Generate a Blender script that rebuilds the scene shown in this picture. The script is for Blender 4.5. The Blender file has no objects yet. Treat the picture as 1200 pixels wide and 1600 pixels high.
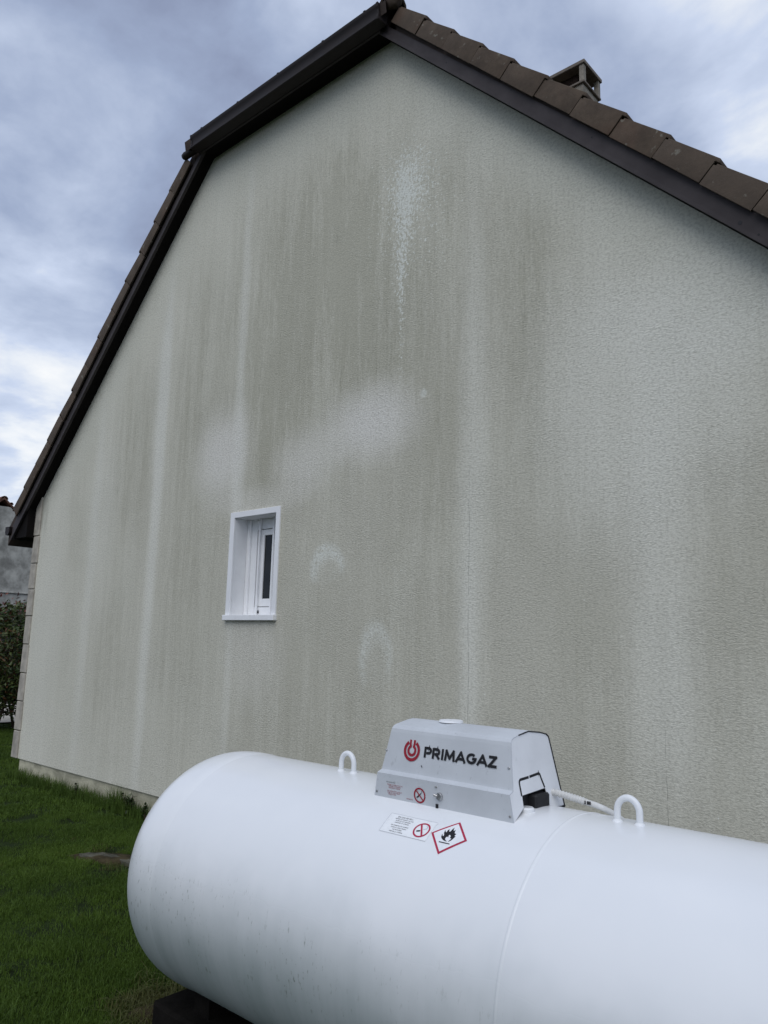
import bpy, bmesh, math, random
import numpy as np
from mathutils import Vector, Matrix, noise as mnoise

random.seed(7)
rng = np.random.default_rng(7)
scene = bpy.context.scene
COL = scene.collection

# ------------------------------------------------------------------ camera, sky, sun, exposure
H = 1.72                       # eye height; every z below is written relative to the eye and lifted by H
cam_data = bpy.data.cameras.new('camera')
cam = bpy.data.objects.new('camera', cam_data)
COL.objects.link(cam)
cam_data.sensor_fit = 'VERTICAL'
cam_data.sensor_height = 24.0
cam_data.lens = 18.0
cam_data.clip_start = 0.05
cam_data.clip_end = 3000
right = Vector((0.74664627, 0.66475172, 0.02498978))
down = Vector((-0.09241252, 0.14085273, -0.98570809))
fwd = Vector((-0.65877103, 0.7336659, 0.16659855))
m = Matrix((right, -down, -fwd)).transposed().to_4x4()
m.translation = (0, 0, H)
cam.matrix_world = m
scene.camera = cam

SUN_EL, SUN_AZ = math.radians(49), math.radians(152)     # azimuth from +Y clockwise: behind the photographer's right shoulder
sun_data = bpy.data.lights.new('sun', 'SUN')
sun_data.energy = 1.2
sun_data.angle = math.radians(55)
sun_data.color = (1.0, 0.98, 0.95)
sun = bpy.data.objects.new('sun', sun_data)
COL.objects.link(sun)
sdir = Vector((math.sin(SUN_AZ) * math.cos(SUN_EL), math.cos(SUN_AZ) * math.cos(SUN_EL), math.sin(SUN_EL)))
sun.rotation_euler = (-sdir).to_track_quat('-Z', 'Y').to_euler()
sun.location = (0, -5, 20)

scene.view_settings.view_transform = 'Standard'
scene.view_settings.look = 'None'
scene.view_settings.exposure = 0.1
scene.view_settings.gamma = 1.0
scene.view_settings.use_curve_mapping = False
scene.render.engine = 'CYCLES'
scene.cycles.max_bounces = 6


class NT:
    """small wrapper to write node trees as expressions"""
    def __init__(self, tree):
        self.t = tree
        tree.nodes.clear()

    def node(self, typ, ins=None, **props):
        n = self.t.nodes.new(typ)
        for k, v in props.items():
            setattr(n, k, v)
        for k, v in (ins or {}).items():
            self.put(n.inputs[k], v)
        return n

    def put(self, sock, v):
        if isinstance(v, bpy.types.NodeSocket):
            self.t.links.new(v, sock)
        else:
            if sock.type == 'RGBA' and len(v) == 3:
                v = (*v, 1.0)
            sock.default_value = v

    def math(self, op, a, b=0.0, c=0.0, clamp=False):
        n = self.node('ShaderNodeMath', {0: a, 1: b, 2: c}, operation=op)
        n.use_clamp = clamp
        return n.outputs[0]

    def vmath(self, op, a, b=(0, 0, 0), c=(0, 0, 0)):
        n = self.node('ShaderNodeVectorMath', {0: a, 1: b}, operation=op)
        if op == 'MULTIPLY_ADD':
            self.put(n.inputs[2], c)
        return n.outputs['Value'] if op in ('LENGTH', 'DOT_PRODUCT') else n.outputs['Vector']

    def noise(self, vec, scale, detail=4.0, rough=0.55, dist=0.0):
        n = self.node('ShaderNodeTexNoise', {'Vector': vec, 'Scale': scale, 'Detail': detail, 'Roughness': rough, 'Distortion': dist})
        return n.outputs['Fac']

    def ncol(self, vec, scale, detail=2.0):
        n = self.node('ShaderNodeTexNoise', {'Vector': vec, 'Scale': scale, 'Detail': detail})
        return n.outputs['Color']

    def ramp(self, v, a, b, lo=0.0, hi=1.0, smooth=True):
        n = self.node('ShaderNodeMapRange', {'Value': v, 'From Min': a, 'From Max': b, 'To Min': lo, 'To Max': hi})
        n.interpolation_type = 'SMOOTHSTEP' if smooth else 'LINEAR'
        return n.outputs['Result']

    def mix(self, f, a, b, blend='MIX'):
        n = self.node('ShaderNodeMix', data_type='RGBA', blend_type=blend)
        self.put(n.inputs['Factor'], f)
        self.put(n.inputs[6], a)
        self.put(n.inputs[7], b)
        return n.outputs[2]

    def colramp(self, v, stops):
        n = self.node('ShaderNodeValToRGB', {'Fac': v})
        e = n.color_ramp.elements
        while len(e) < len(stops):
            e.new(0.5)
        for i, (p, c) in enumerate(stops):
            e[i].position = p
            e[i].color = (*c, 1)
        return n.outputs['Color']

    def scale(self, vec, s):
        return self.vmath('MULTIPLY', vec, s)


# ---- world: overcast, broken cloud over a Nishita sky
world = bpy.data.worlds.new('World')
scene.world = world
world.use_nodes = True
w = NT(world.node_tree)
sky = w.node('ShaderNodeTexSky', sky_type='NISHITA')
sky.sun_disc = False
sky.sun_elevation = SUN_EL
sky.sun_rotation = SUN_AZ
sky.altitude = 80
SKY_STRENGTH = 0.1
dirv = w.vmath('NORMALIZE', w.node('ShaderNodeTexCoord').outputs['Generated'])
sep = w.node('ShaderNodeSeparateXYZ', {0: dirv})
dz = w.math('MAXIMUM', sep.outputs['Z'], 0.0)
inv = w.math('DIVIDE', 1.0, w.math('ADD', dz, 0.22))
plane = w.vmath('MULTIPLY', dirv, w.node('ShaderNodeCombineXYZ', {0: inv, 1: inv, 2: 0.0}).outputs[0])
plane = w.vmath('ADD', plane, (3.1, 0.4, 0.0))
n_big = w.noise(plane, 1.15, 3.0, 0.5, 0.5)
n_mid = w.noise(plane, 3.3, 6.0, 0.54, 0.25)
n_fine = w.noise(plane, 9.0, 5.0, 0.6, 0.15)
cl = w.math('ADD', w.math('MULTIPLY', n_big, 0.40), w.math('ADD', w.math('MULTIPLY', n_mid, 0.49), w.math('MULTIPLY', n_fine, 0.11)))
cl = w.math('MULTIPLY_ADD', w.math('SUBTRACT', cl, 0.5), 1.55, 0.5)


def sky_spot(direction, r0, r1, amount):
    d = w.vmath('DOT_PRODUCT', dirv, Vector(direction).normalized())
    return w.math('MULTIPLY', w.ramp(d, math.cos(r1), math.cos(r0)), amount)


def pix_dir(px, py):
    return right * (px - 600) + down * (py - 800) + fwd * 1200


# thinner, brighter places in the cloud deck low in the west and high to the north, and a heavier bank between
bright = w.math('ADD', sky_spot(pix_dir(-60, 590), 0.03, 0.24, 0.23), sky_spot(pix_dir(1180, 40), 0.02, 0.20, 0.15))
bright = w.math('ADD', bright, sky_spot(pix_dir(20, 210), 0.05, 0.30, -0.075))
bright = w.math('ADD', bright, w.ramp(sep.outputs['Z'], 0.32, 0.0, 0.0, 0.055))
cl = w.math('ADD', cl, bright)
cloud_col = w.colramp(cl, [(0.30, (0.265, 0.312, 0.45)), (0.43, (0.35, 0.42, 0.585)), (0.53, (0.465, 0.54, 0.705)),
                           (0.63, (0.60, 0.68, 0.85)), (0.72, (0.83, 0.87, 0.93)), (0.82, (1.0, 1.0, 0.99))])
cloud_col = w.vmath('MULTIPLY', cloud_col, (1.0 / SKY_STRENGTH,) * 3)
skycol = w.mix(0.90, sky.outputs['Color'], cloud_col)
bg = w.node('ShaderNodeBackground', {'Color': skycol, 'Strength': SKY_STRENGTH})
wo = w.node('ShaderNodeOutputWorld')
w.t.links.new(bg.outputs[0], wo.inputs['Surface'])


# ------------------------------------------------------------------ object helpers
def empty(name, loc, label, cat, group=None):
    o = bpy.data.objects.new(name, None)
    o.location = (loc[0], loc[1], loc[2] + H)
    o.empty_display_size = 0.2
    COL.objects.link(o)
    o['label'] = label
    o['category'] = cat
    if group:
        o['group'] = group
    return o


def world_loc(o):
    v = Vector(o.location)
    p = o.parent
    if p is not None:
        v = v + world_loc(p) if o.matrix_parent_inverse == Matrix.Identity(4) else v
    return v


def attach(o, parent):
    """parent o so that its own coordinates stay world coordinates"""
    o.parent = parent
    M = Matrix.Identity(4)
    chain = []
    q = parent
    while q is not None:
        chain.append(q)
        q = q.parent
    for q in reversed(chain):
        M = M @ q.matrix_parent_inverse @ q.matrix_basis
    o.matrix_parent_inverse = M.inverted()


def obj(name, bm, mat, parent=None, smooth=False, lift=True, kind=None):
    me = bpy.data.meshes.new(name)
    bmesh.ops.recalc_face_normals(bm, faces=bm.faces)
    if lift:
        bmesh.ops.translate(bm, verts=bm.verts, vec=(0, 0, H))
    if smooth:
        for f in bm.faces:
            f.smooth = True
    bm.to_mesh(me)
    bm.free()
    if mat:
        me.materials.append(mat)
    o = bpy.data.objects.new(name, me)
    COL.objects.link(o)
    if parent is not None:
        attach(o, parent)
    if kind:
        o['kind'] = kind
    return o


def copy_piece(o, parent, loc, scale=None, rot=None):
    c = o.copy()
    COL.objects.link(c)
    c.parent = parent
    c.matrix_parent_inverse = o.matrix_parent_inverse.copy()
    c.location = loc
    if scale:
        c.scale = scale
    if rot:
        c.rotation_euler = rot
    return c


def shade_auto(o, ang=35):
    me = o.data
    for p in me.polygons:
        p.use_smooth = True
    me.set_sharp_from_angle(angle=math.radians(ang))


def add_box(bm, x0, x1, y0, y1, z0, z1, bevel=0.0, seg=1):
    r = bmesh.ops.create_cube(bm, size=1.0)
    vs = r['verts']
    for v in vs:
        v.co = Vector((x0 + (v.co.x + .5) * (x1 - x0), y0 + (v.co.y + .5) * (y1 - y0), z0 + (v.co.z + .5) * (z1 - z0)))
    if bevel > 0:
        es = list({e for v in vs for e in v.link_edges})
        bmesh.ops.bevel(bm, geom=es, offset=bevel, segments=seg, affect='EDGES', profile=0.5)
    return vs


def box_bm(*a, **k):
    bm = bmesh.new()
    add_box(bm, *a, **k)
    return bm


def add_prism(bm, pts, axis, a0, a1):
    """extrude a closed 2-D outline; axis 'y': pts are (x,z); axis 'x': pts are (y,z); axis 'z': (x,y)"""
    def P(p, a):
        if axis == 'y':
            return (p[0], a, p[1])
        if axis == 'x':
            return (a, p[0], p[1])
        return (p[0], p[1], a)
    n = len(pts)
    va = [bm.verts.new(P(p, a0)) for p in pts]
    vb = [bm.verts.new(P(p, a1)) for p in pts]
    bm.faces.new(va)
    bm.faces.new(vb[::-1])
    for i in range(n):
        j = (i + 1) % n
        bm.faces.new((va[i], vb[i], vb[j], va[j]))


def prism_bm(*a):
    bm = bmesh.new()
    add_prism(bm, *a)
    return bm


def add_tube(bm, path, rad, seg=10, cap=True):
    path = [Vector(p) for p in path]
    rads = rad if isinstance(rad, (list, tuple)) else [rad] * len(path)
    rings = []
    up = None
    for i, p in enumerate(path):
        t = (path[min(i + 1, len(path) - 1)] - path[max(i - 1, 0)]).normalized()
        if up is None:
            up = t.orthogonal().normalized()
        u = (up - t * up.dot(t)).normalized()
        up = u
        v = t.cross(u)
        rings.append([bm.verts.new(p + (u * math.cos(2 * math.pi * k / seg) + v * math.sin(2 * math.pi * k / seg)) * rads[i]) for k in range(seg)])
    for a, b in zip(rings[:-1], rings[1:]):
        for k in range(seg):
            bm.faces.new((a[k], a[(k + 1) % seg], b[(k + 1) % seg], b[k]))
    if cap:
        bm.faces.new(rings[0][::-1])
        bm.faces.new(rings[-1])


def tube_bm(*a, **k):
    bm = bmesh.new()
    add_tube(bm, *a, **k)
    return bm


# ------------------------------------------------------------------ materials
def material(name):
    mt = bpy.data.materials.new(name)
    mt.use_nodes = True
    n = NT(mt.node_tree)
    out = n.node('ShaderNodeOutputMaterial')
    b = n.node('ShaderNodeBsdfPrincipled')
    n.t.links.new(b.outputs[0], out.inputs['Surface'])
    return mt, n, b


def simple(name, col, rough=0.6, spec=0.4, var=0.15, scale=8.0, bump=0.0, bscale=60.0, metal=0.0, streak=None):
    mt, n, b = material(name)
    co = n.node('ShaderNodeTexCoord').outputs['Object']
    if streak:
        co = n.scale(co, streak)
    f = n.noise(co, scale, 5.0, 0.6)
    lo = tuple(c * (1 - var) for c in col)
    hi = tuple(min(1, c * (1 + var)) for c in col)
    c = n.mix(n.ramp(f, 0.3, 0.7), lo, hi)
    n.put(b.inputs['Base Color'], c)
    n.put(b.inputs['Roughness'], n.ramp(f, 0.3, 0.7, max(0.05, rough - .06), min(1, rough + .08)))
    b.inputs['Specular IOR Level'].default_value = spec
    b.inputs['Metallic'].default_value = metal
    if bump:
        bn = n.node('ShaderNodeBump', {'Height': n.noise(co, bscale, 4.0, 0.6), 'Strength': bump, 'Distance': 0.01})
        n.put(b.inputs['Normal'], bn.outputs[0])
    return mt


# ---- the stained render of the gable
def stucco_material():
    mt, n, b = material('stained_render')
    co = n.node('ShaderNodeTexCoord').outputs['Object']
    s = n.node('ShaderNodeSeparateXYZ', {0: co})
    X, Z = s.outputs['X'], n.math('SUBTRACT', s.outputs['Z'], H)
    P = n.node('ShaderNodeCombineXYZ', {0: X, 1: Z, 2: 0.0}).outputs[0]
    # wandering of the stain edges
    wob = n.vmath('SUBTRACT', n.ncol(P, 1.6, 4.0), (0.5, 0.5, 0.5))
    wob2 = n.vmath('SUBTRACT', n.ncol(n.scale(P, (5.0, 0.5, 1)), 1.5, 3.0), (0.5, 0.5, 0.5))
    Q = n.vmath('MULTIPLY_ADD', wob, (0.22, 0.35, 0.0), P)
    Q = n.vmath('MULTIPLY_ADD', wob2, (0.0, 0.9, 0.0), Q)
    Q1 = n.vmath('MULTIPLY_ADD', wob, (0.08, 0.25, 0.0), P)

    def blob(cx, cz, rx, rz, soft=0.6, amt=1.0, vec=None):
        v = n.vmath('MULTIPLY', n.vmath('SUBTRACT', vec or Q, (cx, cz, 0)), (1 / rx, 1 / rz, 0))
        return n.ramp(n.vmath('LENGTH', v), 1 - soft, 1 + soft, amt, 0.0)

    def total(items, **k):
        acc = None
        for it in items:
            v = blob(*it[:4], soft=it[4] if len(it) > 4 else 0.6, amt=it[5] if len(it) > 5 else 1.0, **k)
            acc = v if acc is None else n.math('ADD', acc, v)
        return acc

    streak_f = n.noise(n.scale(P, (13.0, 0.95, 1)), 1.0, 8.0, 0.70)
    brushed = n.noise(n.scale(P, (52.0, 9.0, 1)), 1.0, 6.0, 0.74)
    streak_w = n.noise(n.scale(P, (4.2, 0.28, 1)), 1.0, 4.0, 0.55)
    cloud = n.noise(P, 0.9, 5.0, 0.55)
    grain = n.noise(n.scale(P, (1.0, 1.0, 1)), 55.0, 4.0, 0.65)

    # olive grime (algae) where the rain sits
    grime = total([(-4.6, 3.65, 0.42, 0.85, .75, .8), (-4.15, 2.95, 0.42, 0.95, .75, .75), (-4.8, 2.65, 0.6, 1.1, .75, .7),
                   (-3.9, 2.45, 0.36, 0.8, .75, .6), (-5.35, 3.1, 0.50, 1.3, .75, .65), (-5.3, 1.9, 0.40, 0.8, .75, .5),
                   (-6.3, 2.65, 0.50, 1.0, .75, .6), (-7.6, 2.1, 0.42, 0.9, .75, .55), (-2.5, 2.2, 0.30, 1.1, .75, .6), (-8.75, 1.6, .3, .8, .75, .3),
                   (-3.35, 2.2, 0.26, 1.0, .75, .5), (-6.45, 0.5, 0.45, 1.3, .7, .45), (-3.55, 3.9, 0.5, 0.5, .7, .35), (-2.9, 3.2, .5, .7, .7, .4),
                   (-7.75, -.3, .4, 1.0, .75, .35), (-4.6, -.5, .9, .7, .75, .3), (-2.2, .2, .25, .9, .75, .35), (-1.15, .3, .3, 1.0, .75, .4), (-3.45, .6, .4, 1.0, .75, .3)])
    grime = n.math('MULTIPLY', grime, n.ramp(streak_f, 0.32, 0.66, 0.50, 1.40))
    grime = n.math('MULTIPLY', grime, n.ramp(streak_w, 0.3, 0.7, 0.65, 1.15))
    grime = n.math('MULTIPLY', grime, n.ramp(brushed, 0.32, 0.70, 0.60, 1.4))
    # general grey soiling lower down
    soil = total([(-3.9, 0.7, 2.3, 1.8, .5, .75), (-4.9, 1.9, 2.2, 1.6, .6, .45), (-5.0, -0.6, 3.4, 0.9, .6, .6), (-1.5, -0.2, 1.3, 1.0, .6, .7), (-2.7, 2.3, .6, 1.2, .6, .4), (-1.3, 1.1, 1.0, 1.2, .6, .45), (-6.6, 1.6, .9, 1.6, .6, .35), (-2.6, 3.1, .8, .6, .6, .25),
                  (-7.7, 0.7, 0.55, 1.6, .6, .45), (-8.8, 0.3, 0.5, 1.2, .6, .35), (-2.3, .8, .45, .6, .6, .5), (-1.1, .5, .4, .7, .6, .6)])
    soil = n.math('MULTIPLY', soil, n.ramp(cloud, 0.25, 0.75, 0.55, 1.2))
    soil = n.math('MULTIPLY', soil, n.ramp(streak_w, 0.3, 0.68, 0.62, 1.2))
    soil = n.math('MULTIPLY', soil, n.ramp(brushed, 0.32, 0.66, 0.72, 1.2))
    soil = n.math('MULTIPLY', soil, n.ramp(streak_f, 0.32, 0.66, 0.74, 1.18))
    # paler, washed places and run-down streaks
    clean = total([(-7.05, 1.1, 0.085, 2.6, .8, .95), (-7.1, 2.6, 0.12, 0.9, .8, .6), (-8.33, 0.6, 0.09, 2.3, .8, .5), (-8.1, 1.5, 0.25, 1.0, .8, .3),
                   (-5.74, 2.9, 0.06, 1.7, .8, .7), (-5.66, 1.5, .07, .6, .8, .6), (-3.03, 1.3, 0.11, 1.9, .8, .50), (-3.06, -.3, .07, .9, .8, .4),
                   (-2.05, 1.55, 0.42, 0.85, .7, .7), (-1.73, 0.2, 0.18, 1.1, .8, .55), (-1.4, 1.6, 0.3, 0.7, .8, .6),
                   (-1.35, 2.0, .6, .35, .7, .5), (-5.67, -0.5, 0.05, 0.9, .8, .45), (-9.3, 0.0, 0.35, 2.0, .7, .35)], vec=Q1)
    wash = total([(-4.02, 1.70, 0.40, 0.26, .8, 1.0), (-5.95, 1.72, 0.33, 0.36, .8, .9), (-4.78, 1.50, 0.30, 0.24, .8, .6), (-5.35, -0.05, 0.32, 0.4, .8, .4),
                  (-5.4, 1.2, .55, .12, .7, .35)], vec=Q1)
    # strip kept dry under the verge: distance below the two slopes and the level hip eave
    dl = n.math('SUBTRACT', n.math('MULTIPLY_ADD', X, 1.015, 11.542), Z)
    dr = n.math('SUBTRACT', n.math('MULTIPLY_ADD', X, -1.015, 1.075), Z)
    dt = n.math('SUBTRACT', 5.05, Z)
    edge = n.math('MINIMUM', n.math('MINIMUM', dl, dr), dt)
    dry = n.ramp(n.math('MULTIPLY_ADD', streak_w, -0.55, edge), -0.12, 0.62, 1.0, 0.0)
    dirt_keep = n.math('SUBTRACT', 1.0, n.math('MULTIPLY', dry, 0.92))
    keep = n.math('SUBTRACT', 1.0, n.math('MINIMUM', n.math('ADD', n.math('MULTIPLY', clean, 0.95), wash), 1.0), clamp=True)
    grime = n.math('MULTIPLY', n.math('MULTIPLY', grime, keep), dirt_keep, clamp=True)
    soil = n.math('MULTIPLY', n.math('MULTIPLY', soil, keep), dirt_keep, clamp=True)

    base = n.mix(n.ramp(cloud, 0.3, 0.7), (0.655, 0.640, 0.54), (0.715, 0.695, 0.59))
    base = n.mix(n.ramp(streak_f, 0.35, 0.75, 0.0, 0.42), base, (0.60, 0.585, 0.48))
    c = n.mix(n.math('MULTIPLY', soil, 0.75), base, (0.515, 0.495, 0.408))
    c = n.mix(n.math('MULTIPLY', grime, 0.60), c, (0.408, 0.395, 0.305))
    c = n.mix(n.math('MULTIPLY', n.math('MINIMUM', clean, 1.0), 0.58), c, (0.78, 0.775, 0.70))
    c = n.mix(n.math('MULTIPLY', wash, 0.62), c, (0.80, 0.775, 0.73))
    c = n.mix(n.math('MULTIPLY', dry, 0.5), c, (0.67, 0.67, 0.575))
    # chalky spray where the coat has worn off, with its run
    Q2 = n.vmath('MULTIPLY_ADD', wob, (0.12, 0.22, 0.0), P)
    ch = total([(-3.68, 3.64, 0.20, 0.28, .9, .50), (-3.72, 3.20, 0.08, 0.45, .9, .42), (-3.72, 2.45, 0.03, 0.5, .9, .50), (-3.66, 3.4, .48, .7, .8, .42)], vec=Q2)
    spk = n.noise(n.scale(P, (1.15, 0.75, 1)), 40.0, 5.0, 0.68)
    ch = n.ramp(n.math('MULTIPLY_ADD', ch, 0.235, spk), 0.66, 0.71, 0.0, 1.0)
    ar = n.math('ADD', n.math('SUBTRACT', blob(-4.45, .58, .19, .16, .22, .8, Q2), blob(-4.43, .49, .14, .15, .35, .7, Q2)), n.math('SUBTRACT', blob(-3.90, -.12, .16, .26, .25, .65, Q2), blob(-3.89, -.22, .115, .24, .35, .55, Q2)))
    ar = n.math('MULTIPLY', ar, n.ramp(spk, .34, .52), clamp=True)
    ch = n.math('ADD', ch, n.math('ADD', ar, blob(-3.48, 1.84, .03, .035, .4, .6, P)), clamp=True)
    sparse = n.ramp(n.noise(n.scale(P, (1.5, 0.6, 1)), 13.0, 3.0, 0.6), 0.735, 0.79, 0.0, 0.55)
    ch = n.math('ADD', ch, n.math('MULTIPLY', sparse, n.ramp(Z, -1.0, 2.0, 0.2, 1.0)), clamp=True)
    c = n.mix(n.math('MULTIPLY', ch, 0.8), c, (0.80, 0.82, 0.75))
    # fine dark runs
    runs = n.math('MULTIPLY', n.ramp(n.noise(n.scale(P, (20.0, 1.5, 1)), 1.0, 7.0, 0.72), 0.55, 0.78), n.math('MULTIPLY_ADD', grime, 0.9, n.math('MULTIPLY', soil, .22)), clamp=True)
    c = n.mix(runs, c, (0.31, 0.30, 0.23))
    # soot and algae in the top of the corner under the eaves
    corner = n.math('MULTIPLY', blob(-9.72, 1.45, 0.16, 0.22, .6, 1.0, P), n.ramp(streak_f, .35, .65))
    c = n.mix(n.math('MULTIPLY', corner, 0.5), c, (0.12, 0.11, 0.08))
    # hairline cracks
    for x0, za, zb, amp, wd in ((-3.058, -1.4, 1.45, 0.022, 0.0026), (-1.735, -1.4, -0.25, 0.02, 0.0022), (-5.67, -1.4, -0.75, 0.02, 0.0022)):
        lx = n.math('ADD', x0, n.math('MULTIPLY', n.math('SUBTRACT', n.noise(n.scale(P, (0, 2.2, 0)), 1.0, 6.0, 0.6), 0.5), amp * 2))
        dd = n.math('ABSOLUTE', n.math('SUBTRACT', X, lx))
        k = n.math('MULTIPLY', n.ramp(dd, wd * .4, wd * 1.4, 1.0, 0.0), n.math('MULTIPLY', n.ramp(Z, za, za + .15), n.ramp(Z, zb, zb - .5)))
        k = n.math('MULTIPLY', k, n.ramp(n.noise(P, 9.0, 3.0), .36, .52))
        c = n.mix(n.math('MULTIPLY', k, 0.5), c, (0.14, 0.14, 0.12))
    # pitted, floated grain
    c = n.mix(n.ramp(grain, 0.34, 0.58, 0.34, 0.0), c, (0.27, 0.26, 0.21))
    n.put(b.inputs['Base Color'], c)
    b.inputs['Roughness'].default_value = 0.92
    b.inputs['Specular IOR Level'].default_value = 0.2
    gv = n.vmath('MULTIPLY_ADD', n.vmath('SUBTRACT', n.ncol(P, 20.0, 2.0), (.5, .5, .5)), (0.03, 0.03, 0), P)
    worm = n.noise(n.scale(gv, (0.60, 1.25, 1)), 88.0, 4.0, 0.60)
    hgt = n.math('ADD', worm, n.math('MULTIPLY', n.noise(P, 150.0, 3.0, 0.6), 0.4))
    hgt = n.math('ADD', hgt, n.math('MULTIPLY', n.noise(P, 6.0, 3.0), 0.5))
    bn = n.node('ShaderNodeBump', {'Height': hgt, 'Strength': n.ramp(n.noise(P, 1.7, 4.0, .6), .3, .7, 0.40, 0.78), 'Distance': 0.009})
    n.put(b.inputs['Normal'], bn.outputs[0])
    return mt


def tank_material():
    mt, n, b = material('tank_white_paint')
    co = n.node('ShaderNodeTexCoord').outputs['Object']
    s = n.node('ShaderNodeSeparateXYZ', {0: co})
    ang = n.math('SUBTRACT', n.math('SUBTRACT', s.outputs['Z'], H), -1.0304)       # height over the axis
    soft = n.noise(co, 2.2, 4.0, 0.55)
    P = n.scale(co, (85.0, 30.0, 30.0))
    st = n.noise(P, 1.0, 5.0, 0.65)
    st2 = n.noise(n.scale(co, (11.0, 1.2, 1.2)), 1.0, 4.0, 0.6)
    low = n.ramp(n.math('MULTIPLY_ADD', soft, 0.30, ang), 0.42, -0.06)             # algae film, with shade of the underside mixed into its colour
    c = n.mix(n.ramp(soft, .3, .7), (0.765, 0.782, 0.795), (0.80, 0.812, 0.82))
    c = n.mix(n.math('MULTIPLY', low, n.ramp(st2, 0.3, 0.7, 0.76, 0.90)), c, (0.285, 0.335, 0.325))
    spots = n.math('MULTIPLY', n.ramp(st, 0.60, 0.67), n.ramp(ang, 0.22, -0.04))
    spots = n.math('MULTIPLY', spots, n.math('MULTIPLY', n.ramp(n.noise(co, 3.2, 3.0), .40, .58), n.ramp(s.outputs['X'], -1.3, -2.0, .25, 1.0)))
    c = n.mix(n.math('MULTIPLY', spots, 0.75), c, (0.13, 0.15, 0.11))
    chips = n.ramp(n.noise(n.scale(co, (1, 1, .6)), 38.0, 2.0, 0.5), 0.80, 0.83)
    chips = n.math('MULTIPLY', chips, n.ramp(ang, 0.5, -.1, .1, .8))
    c = n.mix(chips, c, (0.25, 0.25, 0.26))
    n.put(b.inputs['Base Color'], c)
    n.put(b.inputs['Roughness'], n.ramp(n.math('ADD', n.math('MULTIPLY', soft, .3), low), 0.1, 1.0, 0.22, 0.45))
    b.inputs['Specular IOR Level'].default_value = 0.45
    bn = n.node('ShaderNodeBump', {'Height': n.noise(co, 3.0, 2.0, 0.4), 'Strength': 0.10, 'Distance': 0.02})
    n.put(b.inputs['Normal'], bn.outputs[0])
    return mt


def hood_material(name, col, dirt=0.3):
    mt, n, b = material(name)
    co = n.node('ShaderNodeTexCoord').outputs['Object']
    f = n.noise(co, 5.0, 5.0, 0.6)
    sp = n.noise(n.scale(co, (1, 1, .7)), 32.0, 4.0, 0.7)
    c = n.mix(n.ramp(f, .3, .7), tuple(v * .93 for v in col), tuple(min(1, v * 1.04) for v in col))
    c = n.mix(n.math('MULTIPLY', n.ramp(sp, .62, .72), dirt), c, (0.30, 0.31, 0.32))
    chips = n.ramp(n.noise(co, 60.0, 2.0), .79, .81)
    c = n.mix(n.math('MULTIPLY', chips, dirt * 2.2, clamp=True), c, (0.06, 0.06, 0.07))
    n.put(b.inputs['Base Color'], c)
    n.put(b.inputs['Roughness'], n.ramp(f, .3, .7, .52, .64))
    b.inputs['Specular IOR Level'].default_value = 0.45
    return mt


def tile_material():
    mt, n, b = material('brown_roof_tile')
    co = n.node('ShaderNodeTexCoord').outputs['Object']
    oi = n.node('ShaderNodeObjectInfo').outputs['Random']
    v = n.vmath('ADD', co, n.node('ShaderNodeCombineXYZ', {0: n.math('MULTIPLY', oi, 37.0), 1: 0.0, 2: n.math('MULTIPLY', oi, 11.0)}).outputs[0])
    f = n.noise(v, 7.0, 6.0, 0.65)
    g = n.noise(v, 45.0, 4.0, 0.7)
    c = n.mix(n.ramp(f, .3, .72), (0.060, 0.043, 0.030), (0.110, 0.080, 0.056))
    c = n.mix(n.math('MULTIPLY', oi, 0.5), c, (0.105, 0.082, 0.064))
    c = n.mix(n.math('MULTIPLY', n.ramp(n.noise(v, 3.0, 4.0), .5, .75), .5), c, (0.10, 0.055, 0.036))
    c = n.mix(n.ramp(g, .62, .78, 0, .5), c, (0.18, 0.165, 0.14))
    c = n.mix(n.ramp(n.noise(v, 15.0, 4.0), .645, .72, 0, .6), c, (0.235, 0.225, 0.185))
    n.put(b.inputs['Base Color'], c)
    b.inputs['Roughness'].default_value = 0.85
    b.inputs['Specular IOR Level'].default_value = 0.3
    bn = n.node('ShaderNodeBump', {'Height': g, 'Strength': 0.35, 'Distance': 0.006})
    n.put(b.inputs['Normal'], bn.outputs[0])
    return mt


def board_material():
    mt, n, b = material('dark_painted_board')
    co = n.node('ShaderNodeTexCoord').outputs['Object']
    f = n.noise(co, 4.0, 5.0, 0.6)
    c = n.mix(n.ramp(f, .3, .7), (0.044, 0.037, 0.038), (0.064, 0.055, 0.056))
    fl = n.math('MULTIPLY', n.ramp(n.noise(co, 9.0, 5.0, .7), .735, .76), n.ramp(n.noise(co, 1.1, 2.0), .52, .6))
    c = n.mix(fl, c, (0.28, 0.27, 0.25))
    c = n.mix(n.ramp(n.noise(co, 60.0, 2.0), .74, .78, 0, .5), c, (0.02, 0.018, 0.018))
    n.put(b.inputs['Base Color'], c)
    b.inputs['Roughness'].default_value = 0.6
    b.inputs['Specular IOR Level'].default_value = 0.18
    return mt


def grass_material(name, dark, lite, dry):
    mt, n, b = material(name)
    oi = n.node('ShaderNodeObjectInfo')
    pos = n.node('ShaderNodeNewGeometry').outputs['Position']
    f = n.noise(pos, 1.4, 4.0, 0.6)
    g = n.noise(pos, 14.0, 3.0, 0.6)
    c = n.mix(n.ramp(f, .3, .7), dark, lite)
    c = n.mix(n.ramp(g, .6, .8, 0, .6), c, dry)
    c = n.mix(n.math('MULTIPLY', oi.outputs['Random'], .35), c, lite)
    n.put(b.inputs['Base Color'], c)
    b.inputs['Roughness'].default_value = 0.6
    b.inputs['Specular IOR Level'].default_value = 0.2
    b.inputs['Subsurface Weight'].default_value = 0.0
    return mt


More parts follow.
